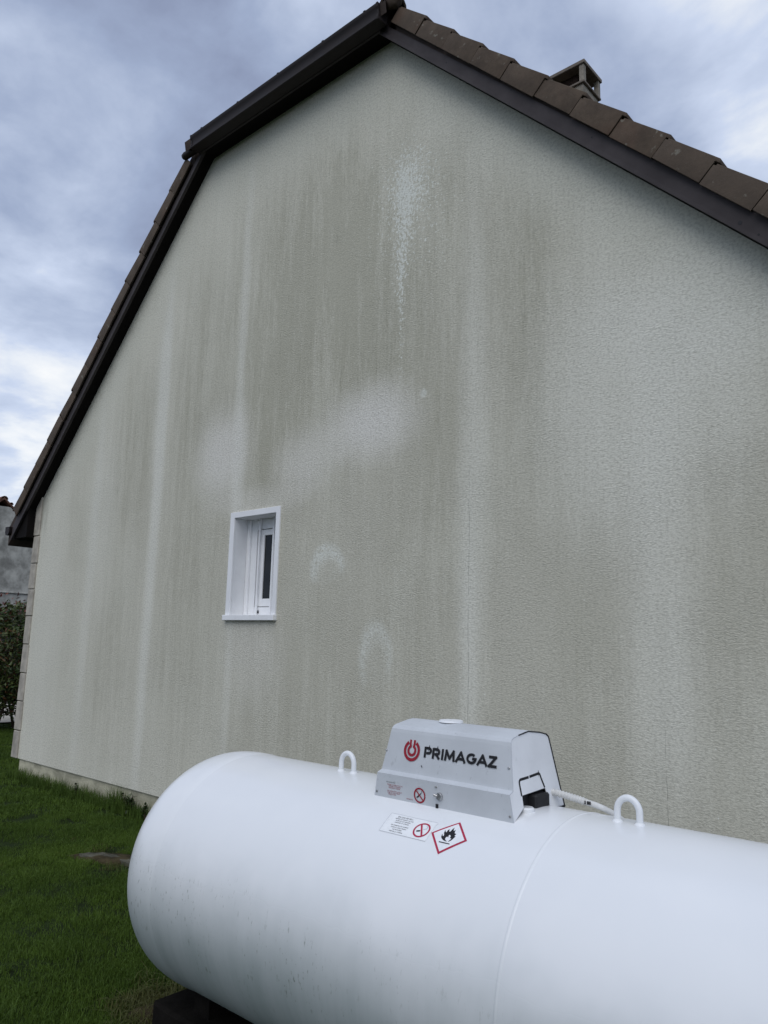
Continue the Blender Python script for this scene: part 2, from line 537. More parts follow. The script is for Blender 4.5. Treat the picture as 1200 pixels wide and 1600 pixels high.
def leaf_material(name, a, c2):
    mt, n, b = material(name)
    pos = n.node('ShaderNodeNewGeometry').outputs['Position']
    f = n.noise(pos, 6.0, 3.0, 0.6)
    n.put(b.inputs['Base Color'], n.mix(n.ramp(f, .35, .65), a, c2))
    b.inputs['Roughness'].default_value = 0.4
    b.inputs['Specular IOR Level'].default_value = 0.35
    return mt


def flat_mat(name, col, rough=0.5, spec=0.3):
    return simple(name, col, rough, spec, var=0.04, scale=40)


M_STUCCO = stucco_material()
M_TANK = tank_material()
M_HOOD = hood_material('hood_grey_paint', (0.55, 0.575, 0.60), 0.38)
M_HOODEND = hood_material('hood_end_white_paint', (0.78, 0.79, 0.80), 0.12)
M_TILE = tile_material()
M_BOARD = board_material()
M_SOFFIT = simple('dark_soffit', (0.008, 0.0065, 0.006), 0.8, 0.1, .3, 5)
M_GUTTER = simple('dark_brown_gutter', (0.024, 0.019, 0.018), 0.5, 0.15, .2, 6, streak=(1, 4, 4))
M_ROOF = simple('roof_underlay', (0.06, 0.045, 0.038), 0.85, 0.2, .3, 6)
M_PLINTH = simple('plinth_render', (0.44, 0.42, 0.31), 0.9, 0.2, .28, 5, bump=.4, bscale=50, streak=(1, 1, 2.2))
M_QUOIN = simple('quoin_stone', (0.40, 0.37, 0.315), 0.9, 0.2, .22, 7, bump=.45, bscale=45)
M_WHITE = simple('white_window_plastic', (0.83, 0.835, 0.84), 0.35, 0.45, .03, 4)
M_WHITE2 = simple('white_reveal_lining', (0.77, 0.775, 0.78), 0.5, 0.35, .06, 3)
M_GASKET = simple('dark_gasket', (0.03, 0.03, 0.032), 0.5, 0.3)
M_CHIM = simple('chimney_concrete', (0.17, 0.145, 0.12), 0.9, 0.2, .3, 6, bump=.4, bscale=50)
M_CHIM2 = simple('chimney_render', (0.25, 0.225, 0.185), 0.9, 0.2, .3, 6, bump=.4, bscale=50)
M_SOOT = simple('flue_soot', (0.03, 0.02, 0.016), 0.95, 0.1, .4, 8)
M_BLACK = flat_mat('black_print', (0.012, 0.012, 0.014))
M_RUBBER = flat_mat('black_rubber', (0.015, 0.015, 0.017), 0.55)
M_RED = flat_mat('red_print', (0.30, 0.014, 0.028), 0.45)
M_PINK = flat_mat('label_red', (0.42, 0.025, 0.065), 0.45)
M_STICK = flat_mat('sticker_white', (0.80, 0.815, 0.83), 0.4)
M_NOTE = flat_mat('clear_sticker', (0.81, 0.825, 0.83), 0.3)
M_STICKLINE = flat_mat('sticker_edge_grey', (0.45, 0.47, 0.50), 0.5)
M_STEEL = simple('galvanised_steel', (0.42, 0.42, 0.42), 0.35, 0.5, .2, 30, metal=.9)
M_HOSE = simple('off_white_hose', (0.60, 0.60, 0.58), 0.5, 0.4, .12, 25)
M_CONC = simple('shade_black_concrete', (0.009, 0.008, 0.007), 0.95, 0.05, .4, 8, bump=.6, bscale=40)  # blocks and feet: deep shade below the tank put into the base colour
M_STONE = simple('lawn_stone', (0.085, 0.082, 0.064), 0.95, 0.15, .35, 9, bump=.6, bscale=40)
M_SOIL = simple('bare_soil', (0.045, 0.036, 0.020), 0.97, 0.1, .5, 9, bump=.8, bscale=35)
M_GROUND = simple('lawn_soil', (0.016, 0.026, 0.008), 0.98, 0.08, .4, 3, bump=.8, bscale=30)
M_GRAVEL = simple('pale_gravel', (0.42, 0.39, 0.33), 0.95, 0.15, .25, 14, bump=.7, bscale=60)
M_GRASS = grass_material('lawn_grass', (0.042, 0.078, 0.010), (0.080, 0.135, 0.018), (0.155, 0.165, 0.045))
M_TUFT = grass_material('long_grass', (0.042, 0.078, 0.012), (0.074, 0.122, 0.020), (0.15, 0.15, 0.05))
M_DRY = grass_material('dry_grass', (0.055, 0.066, 0.017), (0.085, 0.088, 0.028), (0.115, 0.10, 0.05))
M_NBWALL = simple('grey_render', (0.35, 0.345, 0.31), 0.95, 0.15, .42, 2.2, bump=.3, bscale=8)
M_NBTILE = simple('red_clay_tile', (0.135, 0.070, 0.050), 0.85, 0.2, .4, 5, bump=.4, bscale=25)
M_LEAF = leaf_material('shrub_leaf_green', (0.035, 0.062, 0.018), (0.085, 0.105, 0.030))
M_LEAFRED = leaf_material('shrub_leaf_red', (0.11, 0.032, 0.022), (0.19, 0.06, 0.038))
M_LEAFBRN = leaf_material('shrub_leaf_bronze', (0.075, 0.035, 0.018), (0.12, 0.06, 0.026))
M_STEM = simple('shrub_stem', (0.06, 0.045, 0.03), 0.9, 0.2, .3, 12)
M_WEED = leaf_material('weed_leaf', (0.014, 0.026, 0.008), (0.03, 0.05, 0.014))

# tiny helpers used by the glass
M_GLASS, _n, _b = material('window_glass')
_b.inputs['Base Color'].default_value = (0.012, 0.014, 0.015, 1)
_b.inputs['Roughness'].default_value = 0.04
_b.inputs['Specular IOR Level'].default_value = 0.25
_b.inputs['Transmission Weight'].default_value = 0.0
_w = _n.noise(_n.node('ShaderNodeTexCoord').outputs['Object'], 3.0, 2.0, .4)
_n.put(_b.inputs['Normal'], _n.node('ShaderNodeBump', {'Height': _w, 'Strength': .05, 'Distance': .01}).outputs[0])

GZ = -H                      # ground level relative to the eye

# ------------------------------------------------------------------ ground
def ground_sheet():
    bm = bmesh.new()
    xs = [-400, -150, -60, -30] + list(np.arange(-20, 6.01, 0.5)) + [12, 30, 80, 300]
    ys = [-300, -80, -30, -10] + list(np.arange(-4, 12.01, 0.5)) + [20, 40, 90, 400]
    vs = [[bm.verts.new((x, y, GZ + (0.012 * mnoise.noise(Vector((x * .7, y * .7, 0))) if -21 < x < 7 and -5 < y < 13 else 0))) for y in ys] for x in xs]
    for i in range(len(xs) - 1):
        for j in range(len(ys) - 1):
            bm.faces.new((vs[i][j], vs[i + 1][j], vs[i + 1][j + 1], vs[i][j + 1]))
    return bm


obj('lawn', ground_sheet(), M_GROUND, kind='structure', smooth=True)
bm = bmesh.new()
bmesh.ops.create_grid(bm, x_segments=2, y_segments=2, size=0.5)
for v in bm.verts:
    v.co = Vector((-17.6 + v.co.x * 4.4, 8 + v.co.y * 30, GZ + 0.03))
obj('gravel_path', bm, M_GRAVEL, kind='structure')


def soil_patch(cx, cy, rx, ry, rot, seed):
    bm = bmesh.new()
    r = random.Random(seed)
    c = bm.verts.new((cx, cy, GZ + 0.034))
    rings = []
    for k, f in enumerate((0.35, 0.7, 1.0)):
        ring = []
        for i in range(20):
            a = i / 20 * 2 * math.pi
            q = f * (0.8 + 0.4 * r.random()) if k else f
            x, y = rx * q * math.cos(a), ry * q * math.sin(a)
            ring.append(bm.verts.new((cx + x * math.cos(rot) - y * math.sin(rot), cy + x * math.sin(rot) + y * math.cos(rot),
                                      GZ + (0.034, 0.026, 0.0)[k] + 0.006 * r.random())))
        rings.append(ring)
    for i in range(20):
        j = (i + 1) % 20
        bm.faces.new((c, rings[0][i], rings[0][j]))
        for k in range(2):
            bm.faces.new((rings[k][i], rings[k + 1][i], rings[k + 1][j], rings[k][j]))
    return bm


obj('soil', soil_patch(-5.72, 3.34, 0.36, 0.12, 0.5, 3), M_SOIL, kind='structure', smooth=True)
obj('soil', soil_patch(-3.30, 2.22, 0.15, 0.12, 0.9, 5), M_SOIL, kind='structure', smooth=True)


def flat_stone(name, label, cx, cy, rx, ry, rot, seed, top):
    bm = bmesh.new()
    r = random.Random(seed)
    lo, up = [], []
    for i in range(14):
        a = i / 14 * 2 * math.pi
        q = 0.82 + 0.3 * r.random()
        x, y = rx * q * math.cos(a), ry * q * math.sin(a)
        px, py = cx + x * math.cos(rot) - y * math.sin(rot), cy + x * math.sin(rot) + y * math.cos(rot)
        lo.append(bm.verts.new((px, py, GZ - .02)))
        up.append(bm.verts.new((cx + (px - cx) * .9, cy + (py - cy) * .9, GZ + top + .012 * r.random())))
    bm.faces.new(lo[::-1])
    c = bm.verts.new((cx, cy, GZ + top + .012))
    for i in range(14):
        j = (i + 1) % 14
        bm.faces.new((lo[i], lo[j], up[j], up[i]))
        bm.faces.new((c, up[i], up[j]))
    o = obj(name, bm, M_STONE)
    o['label'] = label
    o['category'] = 'stone'
    o['group'] = 'stones half buried in the lawn'
    return o


flat_stone('lawn_stone', 'broad grey stone half buried in the lawn, left of the smaller one', -5.80, 3.29, 0.20, 0.075, 0.45, 11, 0.028)
flat_stone('lawn_stone', 'small grey stone in the lawn, close to the white tank end', -5.52, 3.38, 0.13, 0.055, 0.5, 12, 0.026)

# ------------------------------------------------------------------ the house
D = 4.286                                        # distance of the gable plane
ML, MR = 1.015, -1.015
def zl(x): return 11.542 + 1.015 * x              # soffit line of the left slope
def zr(x): return 1.075 - 1.015 * x               # and of the right slope
XA = (1.075 - 11.542) / 2.03                     # ridge
ZA = zl(XA)
ZH = 5.045                                       # level soffit of the half hip
XHL, XHR = (ZH - 11.542) / 1.015, (1.075 - ZH) / 1.015
XWL, XWR = -9.700, -0.640                        # edges of the rendered gable
ZE = 1.20                                        # eaves box underside
XEL, XER = -10.20, -0.112
VB = 0.14                                        # barge board stands this far off the wall

house = empty('house', (XA, D, GZ), 'large rendered house gable streaked with grime under a dark half-hipped tiled roof', 'house')

# wall: front skin with the window opening, returns and side walls behind
def wall_bm():
    bm = bmesh.new()
    wx0, wx1, wz0, wz1 = -5.69, -5.08, 0.19, 1.10
    zb = -1.497
    top = [(XWL, zl(XWL) + .05), (XHL, ZH + .05), (wx0, ZH + .05), (wx1, ZH + .05), (XHR, ZH + .05), (XWR, zr(XWR) + .05)]

    def quad(pts):
        bm.faces.new([bm.verts.new((x, D, z)) for x, z in pts])
    quad([(XWL, zb), (wx0, zb), (wx0, wz0), (wx0, wz1), (wx0, ZH + .05), (XHL, ZH + .05), (XWL, zl(XWL) + .05)])
    quad([(wx0, zb), (wx1, zb), (wx1, wz0), (wx0, wz0)])
    quad([(wx0, wz1), (wx1, wz1), (wx1, ZH + .05), (wx0, ZH + .05)])
    quad([(wx1, zb), (XWR, zb), (XWR, zr(XWR) + .05), (XHR, ZH + .05), (wx1, ZH + .05), (wx1, wz1), (wx1, wz0)])
    bmesh.ops.remove_doubles(bm, verts=bm.verts, dist=1e-5)

    def rect(a, b, c, d):
        bm.faces.new([bm.verts.new(p) for p in (a, b, c, d)])
    # underside lip of the render coat, opening sides
    rect((XWL, D, zb), (XWR, D, zb), (XWR, D + .03, zb), (XWL, D + .03, zb))
    Yb = D + 11.0
    for x in (XWL, XWR):
        zt = (zl(x) if x == XWL else zr(x)) + .05
        rect((x, D, zb), (x, Yb, zb), (x, Yb, zt), (x, D, zt))
    zt = ZH + .05
    bm.faces.new([bm.verts.new(p) for p in ((XWL, Yb, zb), (XWR, Yb, zb), (XWR, Yb, zr(XWR)), (XA, Yb, ZA), (XWL, Yb, zl(XWL)))])
    return bm


obj('wall', wall_bm(), M_STUCCO, house)
obj('plinth', box_bm(XWL + .01, XWR - .01, D + .022, D + 10.98, GZ - .2, -1.497), M_PLINTH, house)

# corner stones
zj = [1.60, 1.216, 0.866, 0.541, 0.207, -0.14, -0.49, -0.828, -1.175, -1.501]
for i in range(len(zj) - 1):
    r = random.Random(40 + i)
    wdt = 0.148 + 0.014 * (i % 2) + 0.008 * r.random()
    bm = bmesh.new()
    lean = 0.012
    pts = [(-9.845 + r.uniform(-.006, .006), zj[i + 1] + .004), (-9.845 + wdt, zj[i + 1] + .004),
           (-9.845 + wdt + r.uniform(-.004, .004), zj[i] - .004 if i else zl(-9.845 + wdt) + .018), (-9.845 + lean + r.uniform(-.005, .005), zj[i] - .004 if i else zl(-9.833) + .018)]
    add_prism(bm, pts, 'y', D - .016 - .006 * r.random(), D + .34 + .1 * (i % 2))
    bmesh.ops.bevel(bm, geom=list(bm.edges), offset=.007, segments=1, affect='EDGES')
    obj('quoin_stone', bm, M_QUOIN, house)
for i in range(len(zj) - 1):
    r = random.Random(60 + i)
    bm = bmesh.new()
    wdt = 0.17 + 0.03 * (i % 2)
    add_box(bm, -.467 - wdt, -.467, D - .018, D + .34 + .1 * (i % 2), zj[i + 1] + .004, zj[i] - .004, bevel=.007)
    obj('quoin_stone', bm, M_QUOIN, house)

# ---- roof
roof = obj('roof', bmesh.new(), M_ROOF, house)      # filled below: the two slopes, hip and their decks
TAN = 0.95
YE = D - 0.27                                      # hip eave line
ZHT = ZH + 0.12
ZR = ZA + 0.30
YR0 = YE + (ZR - ZHT) / TAN
YB = D + 11.3
bm = bmesh.new()
def slope(side):
    f = zl if side < 0 else zr
    x_e = XEL - .12 if side < 0 else XER + .12
    off_t, off_b = 0.30, 0.05
    xh = (ZHT - off_t - 11.542) / 1.015 if side < 0 else (1.075 - (ZHT - off_t)) / 1.015
    out = []
    for off in (off_t, off_b):
        out.append([(x_e, D - .13, f(x_e) + off), (xh, D - .13, f(xh) + off), (XA, YR0 + .02, ZA + off), (XA, YB, ZA + off), (x_e, YB, f(x_e) + off)])
    vt = [bm.verts.new(p) for p in out[0]]
    vb = [bm.verts.new(p) for p in out[1]]
    bm.faces.new(vt)
    bm.faces.new(vb[::-1])
    for i in range(5):
        j = (i + 1) % 5
        bm.faces.new((vt[i], vb[i], vb[j], vt[j]))
    return xh
xhl = slope(-1)
xhr = slope(1)
# hip slope
hp = [(xhl, YE, ZHT), (xhr, YE, ZHT), (XA, YR0, ZR)]
vt = [bm.verts.new(p) for p in hp]
vb = [bm.verts.new((p[0], p[1] + .02, p[2] - .10)) for p in hp]
bm.faces.new(vt)
bm.faces.new(vb[::-1])
for i in range(3):
    j = (i + 1) % 3
    bm.faces.new((vt[i], vb[i], vb[j], vt[j]))
bmesh.ops.recalc_face_normals(bm, faces=bm.faces)
bmesh.ops.translate(bm, verts=bm.verts, vec=(0, 0, H))
bm.to_mesh(roof.data)
bm.free()
if not roof.data.materials:
    roof.data.materials.append(M_ROOF)

# verge tiles: one mesh for each side, copied down the slope
PITCH = 0.3795
ang = math.atan(1.015)
def verge_mesh(side):
    """origin = lower outer corner of the hanging leaf; u runs up the slope"""
    bm = bmesh.new()
    L = PITCH
    ca, sa = math.cos(ang), math.sin(ang)
    def P(u, w_, y):
        return (-side * (u * ca) + side * w_ * sa, y, u * sa + w_ * ca)
    h0, h1 = 0.158, 0.132                            # nose and tail height of the hanging leaf
    def slab(pts, y0, y1, bev=.004):
        va = [bm.verts.new(P(u, w_, y0)) for u, w_ in pts]
        vb_ = [bm.verts.new(P(u, w_, y1)) for u, w_ in pts]
        fs = [bm.faces.new(va), bm.faces.new(vb_[::-1])]
        for i in range(len(pts)):
            j = (i + 1) % len(pts)
            fs.append(bm.faces.new((va[i], vb_[i], vb_[j], va[j])))
        es = list({e for f in fs for e in f.edges})
        bmesh.ops.bevel(bm, geom=es, offset=bev, segments=2, affect='EDGES', profile=.6)
    slab([(.003, 0), (L - .003, 0), (L - .003, h1 - .012), (.003, h0 - .012)], -.176, -.156)
    slab([(-.030, h0 - .022), (L - .02, h1 - .022), (L - .02, h1), (-.016, h0)], -.1755, .10, .005)
    return bm

def verge_run(side, x_first, count, z_of):
    proto = None
    sx = 1 if side > 0 else -1
    for k in range(count):
        x = x_first - side * k * PITCH * math.cos(ang)
        z = z_of(x)
        r = random.Random(100 + k + (50 if side > 0 else 0))
        jit = (x + r.uniform(-.002, .002), D + r.uniform(-.004, .004), z + H + r.uniform(-.003, .003))
        rot = (r.uniform(-.02, .02), r.uniform(-.010, .010), r.uniform(-.012, .012))
        if proto is None:
            proto = obj('verge_tile', verge_mesh(side), M_TILE, roof, lift=False)
            proto.location = jit
            proto.rotation_euler = rot
            shade_auto(proto, 40)
        else:
            c = copy_piece(proto, roof, jit, rot=rot)
# the leaf's lower edge lies at s (vertical offset above the soffit line)
S_T = 0.150
verge_run(1, -1.093 + 4 * .2661, 14, lambda x: zr(x) + S_T)
verge_run(-1, -9.790 - .2661 * 1.0, 13, lambda x: zl(x) + S_T - 0.01)

# barge boards (mitred at the hip), level board under the hip eave
def board_slope(side):
    f = zl if side < 0 else zr
    xe = XEL if side < 0 else XER
    xh = (XHL if side < 0 else XHR)
    dx = -.01 if side < 0 else .01
    pts = [(xe, f(xe)), (xh, f(xh)), (xh - dx * 8, f(xh) + .185), (xe - side * 0, f(xe) + .185)]
    return prism_bm(pts, 'y', D - VB, D - VB + .024)
bl = obj('barge_board', board_slope(-1), M_BOARD, house)
br = obj('barge_board', board_slope(1), M_BOARD, house)
# narrow bead along the lower edge of the boards, seen as the pale line from below
for side in (-1, 1):
    f = zl if side < 0 else zr
    xe = XEL if side < 0 else XER
    xh = XHL if side < 0 else XHR
    bm = prism_bm([(xe, f(xe) - .012), (xh, f(xh) - .012), (xh, f(xh) + .024), (xe, f(xe) + .024)], 'y', D - VB - .012, D - VB - .0005)
    obj('bead', bm, M_BOARD, bl if side < 0 else br)
for px_, pz_, rr_ in ((-1.165, .045, .012), (-1.075, .035, .007), (-2.02, .085, .006), (-2.62, .12, .005), (-3.2, .06, .006), (-.62, .09, .007)):
    b_y = D - VB - .0006
    bm = bmesh.new()
    add_tube(bm, [(px_, b_y + .002, zr(px_) + pz_), (px_, b_y - .0004, zr(px_) + pz_)], rr_, 12)
    obj('nail_hole', bm, M_RUBBER, br)
# soffits
for side in (-1, 1):
    f = zl if side < 0 else zr
    xe = XEL if side < 0 else XER
    xh = XHL if side < 0 else XHR
    bm = prism_bm([(xe, f(xe) + .012), (xh, f(xh) + .012), (xh, f(xh) + .03), (xe, f(xe) + .03)], 'y', D - VB + .0245, D + .02)
    obj('soffit', bm, M_SOFFIT, roof)
bm = box_bm(XHL - .02, XHR + .02, D - .15, D + .02, ZH + .002, ZH + .022)
obj('soffit', bm, M_SOFFIT, roof)
# quarter mould against the wall under the hip and fascia board behind the gutter
bm = bmesh.new()
add_box(bm, XHL - .05, XHR + .03, D - .172, D - .150, ZH - .02, ZH + .16, bevel=.003)
obj('fascia_board', bm, M_BOARD, roof)

# hip gutter with moulded front and brackets
def gutter_profile():
    # (y offset outwards, z) open trough, outer face with a stepped lip
    return [(.0, .140), (.0, .004), (.085, .0), (.106, .0), (.110, .006), (.109, .014), (.103, .019), (.100, .045), (.103, .085), (.114, .104), (.120, .118), (.121, .138), (.115, .142),
            (.110, .122), (.098, .092), (.094, .045), (.092, .010), (.008, .010), (.008, .140)]
GY, GZ0 = D - .174, ZH - .018
XGL, XGR = -6.44, -3.80
bm = prism_bm([(GY - a, GZ0 + b) for a, b in gutter_profile()], 'x', XGL, XGR)
gut = obj('gutter', bm, M_GUTTER, house)
shade_auto(gut, 40)
for x, wd in ((XGL, .012), (XGR - .012, .012)):
    bm = prism_bm([(GY - a * 1.03 + .001, GZ0 + b * 1.03) for a, b in [(.0, .136), (.0, .002), (.106, -.002), (.108, .019), (.103, .045), (.105, .085), (.116, .104), (.120, .138)]], 'x', x - .004, x + wd + .004)
    obj('end_cap', bm, M_GUTTER, gut)
for x in (-6.25, -5.65, -5.05, -4.45, -3.95):
    bm = bmesh.new()
    add_box(bm, x - .012, x + .012, GY - .121, GY, GZ0 + .1425, GZ0 + .147)
    obj('bracket', bm, M_GUTTER, gut)

# hip starter tiles: half-round barrels at the two lower corners, and on up the hips to the ridge
def barrel(p0, p1, rad, thick=.016, seg=10, flare=1.0):
    bm = bmesh.new()
    a, b_ = Vector(p0), Vector(p1)
    t = (b_ - a).normalized()
    up = Vector((0, 0, 1))
    u = (up - t * up.dot(t)).normalized()
    v = t.cross(u)
    rings = []
    for q, sc in ((a, flare), (b_, 1.0)):
        for rr in (rad * sc, rad * sc - thick):
            rings.append([bm.verts.new(q + u * rr * math.sin(math.pi * k / seg) + v * rr * math.cos(math.pi * k / seg)) for k in range(seg + 1)])
    o0, i0, o1, i1 = rings
    for k in range(seg):
        bm.faces.new((o0[k], o0[k + 1], o1[k + 1], o1[k]))
        bm.faces.new((i0[k], i1[k], i1[k + 1], i0[k + 1]))
        bm.faces.new((o0[k], i0[k], i0[k + 1], o0[k + 1]))
        bm.faces.new((o1[k], o1[k + 1], i1[k + 1], i1[k]))
    for k in (0, seg):
        bm.faces.new((o0[k], o1[k], i1[k], i0[k]))
    return bm

def hip_line(side):
    xs = xhl if side < 0 else xhr
    return Vector((xs, D - .18, ZHT - .03)), Vector((XA, YR0, ZR + .0))
for side in (-1, 1):
    a, b_ = hip_line(side)
    t = (b_ - a).normalized()
    n_t = int((b_ - a).length / .36)
    for k in range(n_t):
        p = a + t * (.36 * k + (.14 if side < 0 else .0))
        o = obj('hip_tile', barrel(p, p + t * .42, .105, flare=1.12), M_TILE, roof)
        shade_auto(o, 40)
for k in range(18):
    y = YR0 - .05 + k * .34
    o = obj('ridge_tile', barrel((XA, y, ZA + .33), (XA, y + .38, ZA + .33), .115, flare=1.1), M_TILE, roof)
    shade_auto(o, 40)
# mortar lump and level starter at the right-hand hip corner
bm = bmesh.new()
bmesh.ops.create_icosphere(bm, subdivisions=3, radius=1.0)
for v in bm.verts:
    k = 1 + .35 * mnoise.noise(v.co * 2.3)
    v.co = Vector((xhr + .03 + v.co.x * .085 * k, D - .20 + v.co.y * .06 * k, ZHT + .035 + v.co.z * .085 * k))
obj('mortar', bm, M_TILE, roof, smooth=True)
# round end under the gutter's left end
o = obj('gutter_spigot', tube_bm([(-6.71, D - .19, 5.075), (-6.695, D - .19, 5.082), (-6.66, D - .19, 5.088), (-6.38, D - .185, 5.085)], [.020, .036, .041, .036], seg=14), M_GUTTER, gut)
shade_auto(o, 50)

# eaves box, gutter along the left eave
bm = prism_bm([(XEL, ZE), (-9.836, ZE), (-9.836, zl(-9.836) + .02), (XEL, zl(XEL) + .02)], 'y', D - .113, D - .004)
obj('eaves_box_end', bm, M_SOFFIT, roof)
obj('eaves_soffit', box_bm(XEL, -9.842, D - .002, YB, ZE, ZE + .018), M_SOFFIT, roof)
obj('eaves_fascia', box_bm(XEL - .022, XEL - .001, D - VB + .03, YB, ZE - .01, ZE + .19), M_BOARD, roof)
prof = [(0, .10), (0, .03), (.02, 0), (.06, -.012), (.10, 0), (.118, .03), (.118, .10), (.112, .10), (.112, .034), (.096, .006), (.06, -.005), (.024, .007), (.006, .034), (.006, .10)]
g2 = obj('gutter', prism_bm([(XEL - .03 - a, ZE + .055 + b) for a, b in prof], 'y', D - .16, YB), M_GUTTER, house)
shade_auto(g2, 40)
obj('end_cap', prism_bm([(XEL - .03 - a, ZE + .055 + b) for a, b in prof[:7]], 'y', D - .172, D - .158), M_GUTTER, g2)
bm = prism_bm([(XER, ZE), (XWR + .17, ZE), (XWR + .17, zr(XWR + .17) + .02), (XER, zr(XER) + .02)], 'y', D - .113, D - .004)
obj('eaves_box_end', bm, M_SOFFIT, roof)
obj('eaves_soffit', box_bm(XWR + .17, XER, D - .002, YB, ZE, ZE + .018), M_SOFFIT, roof)
obj('eaves_fascia', box_bm(XER + .001, XER + .022, D - VB + .03, YB, ZE - .01, ZE + .19), M_BOARD, roof)
g3 = obj('gutter', prism_bm([(XER + .03 + a, ZE + .055 + b) for a, b in prof], 'y', D - .16, YB), M_GUTTER, house)
shade_auto(g3, 40)

# ---- chimney
cx0, cx1, cy0, cy1 = -4.78, -3.985, 8.0, 8.475
chim = obj('chimney', box_bm(cx0 + .03, cx1 - .03, cy0 + .03, cy1 - .03, 5.2, 7.022), M_CHIM2, house)
obj('cap_slab', box_bm(cx0 - .01, cx1 + .012, cy0 - .012, cy1 + .012, 7.281, 7.332, bevel=.006), M_CHIM, chim)
obj('base_slab', box_bm(cx0, cx1, cy0, cy1, 7.024, 7.056, bevel=.006), M_CHIM, chim)
for x in (cx0 + .008, cx1 - .068):
    for y in (cy0 + .008, cy1 - .068):
        obj('post', box_bm(x, x + .06, y, y + .06, 7.054, 7.283), M_CHIM2, chim)
obj('flue', box_bm(cx0 + .16, cx1 - .16, cy0 + .13, cy1 - .13, 7.05, 7.275), M_SOOT, chim)

# ---- window
win = obj('window', bmesh.new(), M_WHITE, house)
bm = bmesh.new()
ox0, ox1, oz0, oz1 = -5.740, -5.044, 0.204, 1.139      # casing outside
ix0, ix1, iz1 = -5.678, -5.096, 1.086                  # opening
yf = D - .014
add_box(bm, ox0, ix0, yf, D + .004, oz0, oz1, bevel=.002)
add_box(bm, ix1, ox1, yf, D + .004, oz0, oz1, bevel=.002)
add_box(bm, ix0 - .002, ix1 + .002, yf + .0005, D + .004, iz1, oz1 - .0005, bevel=.002)
me_tmp = bpy.data.meshes.new('window')
bmesh.ops.translate(bm, verts=bm.verts, vec=(0, 0, H))
bm.to_mesh(me_tmp)
bm.free()
me_tmp.materials.append(M_WHITE)
win.data = me_tmp
YW = D + .162
bm = bmesh.new()
add_box(bm, ox0 + .01, ix0, D + .0045, YW + .05, oz0 - .02, oz1 - .01)
add_box(bm, ix1, ox1 - .01, D + .0045, YW + .05, oz0 - .02, oz1 - .01)
add_box(bm, ix0, ix1, D + .0045, YW + .05, iz1, oz1 - .01)
obj('reveal', bm, M_WHITE2, win)
obj('sill', box_bm(ox0 - .006, ox1 + .006, D - .042, YW + .05, 0.154, 0.203, bevel=.004), M_WHITE, win)
bm = bmesh.new()   # fixed frame
sx0, sx1, sz0, sz1 = -5.540, -5.230, 0.285, 0.985
add_box(bm, ix0, sx0 - .016, YW, YW + .05, 0.204, iz1, bevel=.003)
add_box(bm, sx1 + .016, ix1, YW, YW + .05, 0.204, iz1, bevel=.003)
add_box(bm, sx0 - .015, sx1 + .015, YW + .002, YW + .05, 0.204, sz0 - .006, bevel=.003)
add_box(bm, sx0 - .015, sx1 + .015, YW + .002, YW + .05, sz1 + .006, iz1, bevel=.003)
add_box(bm, ix0 + .002, ix0 + .045, YW - .022, YW - .0005, 0.204, iz1, bevel=.003)
add_box(bm, ix1 - .045, ix1 - .002, YW - .022, YW - .0005, 0.204, iz1, bevel=.003)
obj('frame', bm, M_WHITE, win)
obj('gasket', box_bm(sx0 - .017, sx1 + .017, YW + .030, YW + .044, sz0 - .01, sz1 + .01), M_GASKET, win)
bm = bmesh.new()   # sash
gx0, gx1, gz0, gz1 = -5.458, -5.312, 0.355, 0.932
add_box(bm, sx0, gx0, YW + .006, YW + .046, sz0, sz1, bevel=.003)
add_box(bm, gx1, sx1, YW + .006, YW + .046, sz0, sz1, bevel=.003)
add_box(bm, gx0 - .001, gx1 + .001, YW + .0065, YW + .046, sz0, gz0, bevel=.003)
add_box(bm, gx0 - .001, gx1 + .001, YW + .0065, YW + .046, gz1, sz1, bevel=.003)
obj('sash', bm, M_WHITE, win)
obj('pane', box_bm(gx0 - .002, gx1 + .002, YW + .018, YW + .024, gz0 - .002, gz1 + .002), M_GLASS, win)
for x in (-5.500, -5.304):
    o = obj('bar', box_bm(x - .009, x + .009, YW - .024, YW - .006, 0.203, iz1, bevel=.004, seg=2), M_WHITE, win)
obj('drain_cap', box_bm(-5.492, -5.480, YW - .006, YW + .002, .225, .250), M_GASKET, win)

# ------------------------------------------------------------------ gas tank
R0, AY, AZ = 0.5, 2.369, -1.0304
XC = -1.69
XT = -2.90                                        # where the left head meets the shell
XTR = 2 * XC - XT
tank = empty('gas_tank', (XC, AY, GZ), 'big glossy white horizontal gas tank with algae stains along its belly', 'gas tank')


def lathe_x(profile, seg=128, bm=None):
    """profile: list of (x, r)"""
    bm = bm or bmesh.new()
    rings = []
    for x, r in profile:
        if r < 1e-4:
            rings.append([bm.verts.new((x, AY, AZ))])
        else:
            rings.append([bm.verts.new((x, AY + r * math.sin(2 * math.pi * k / seg), AZ + r * math.cos(2 * math.pi * k / seg))) for k in range(seg)])
    for a, b_ in zip(rings[:-1], rings[1:]):
        if len(a) == 1:
            for k in range(seg):
                bm.faces.new((a[0], b_[k], b_[(k + 1) % seg]))
        elif len(b_) == 1:
            for k in range(seg):
                bm.faces.new((a[k], b_[0], a[(k + 1) % seg]))
        else:
            for k in range(seg):
                bm.faces.new((a[k], b_[k], b_[(k + 1) % seg], a[(k + 1) % seg]))
    return bm


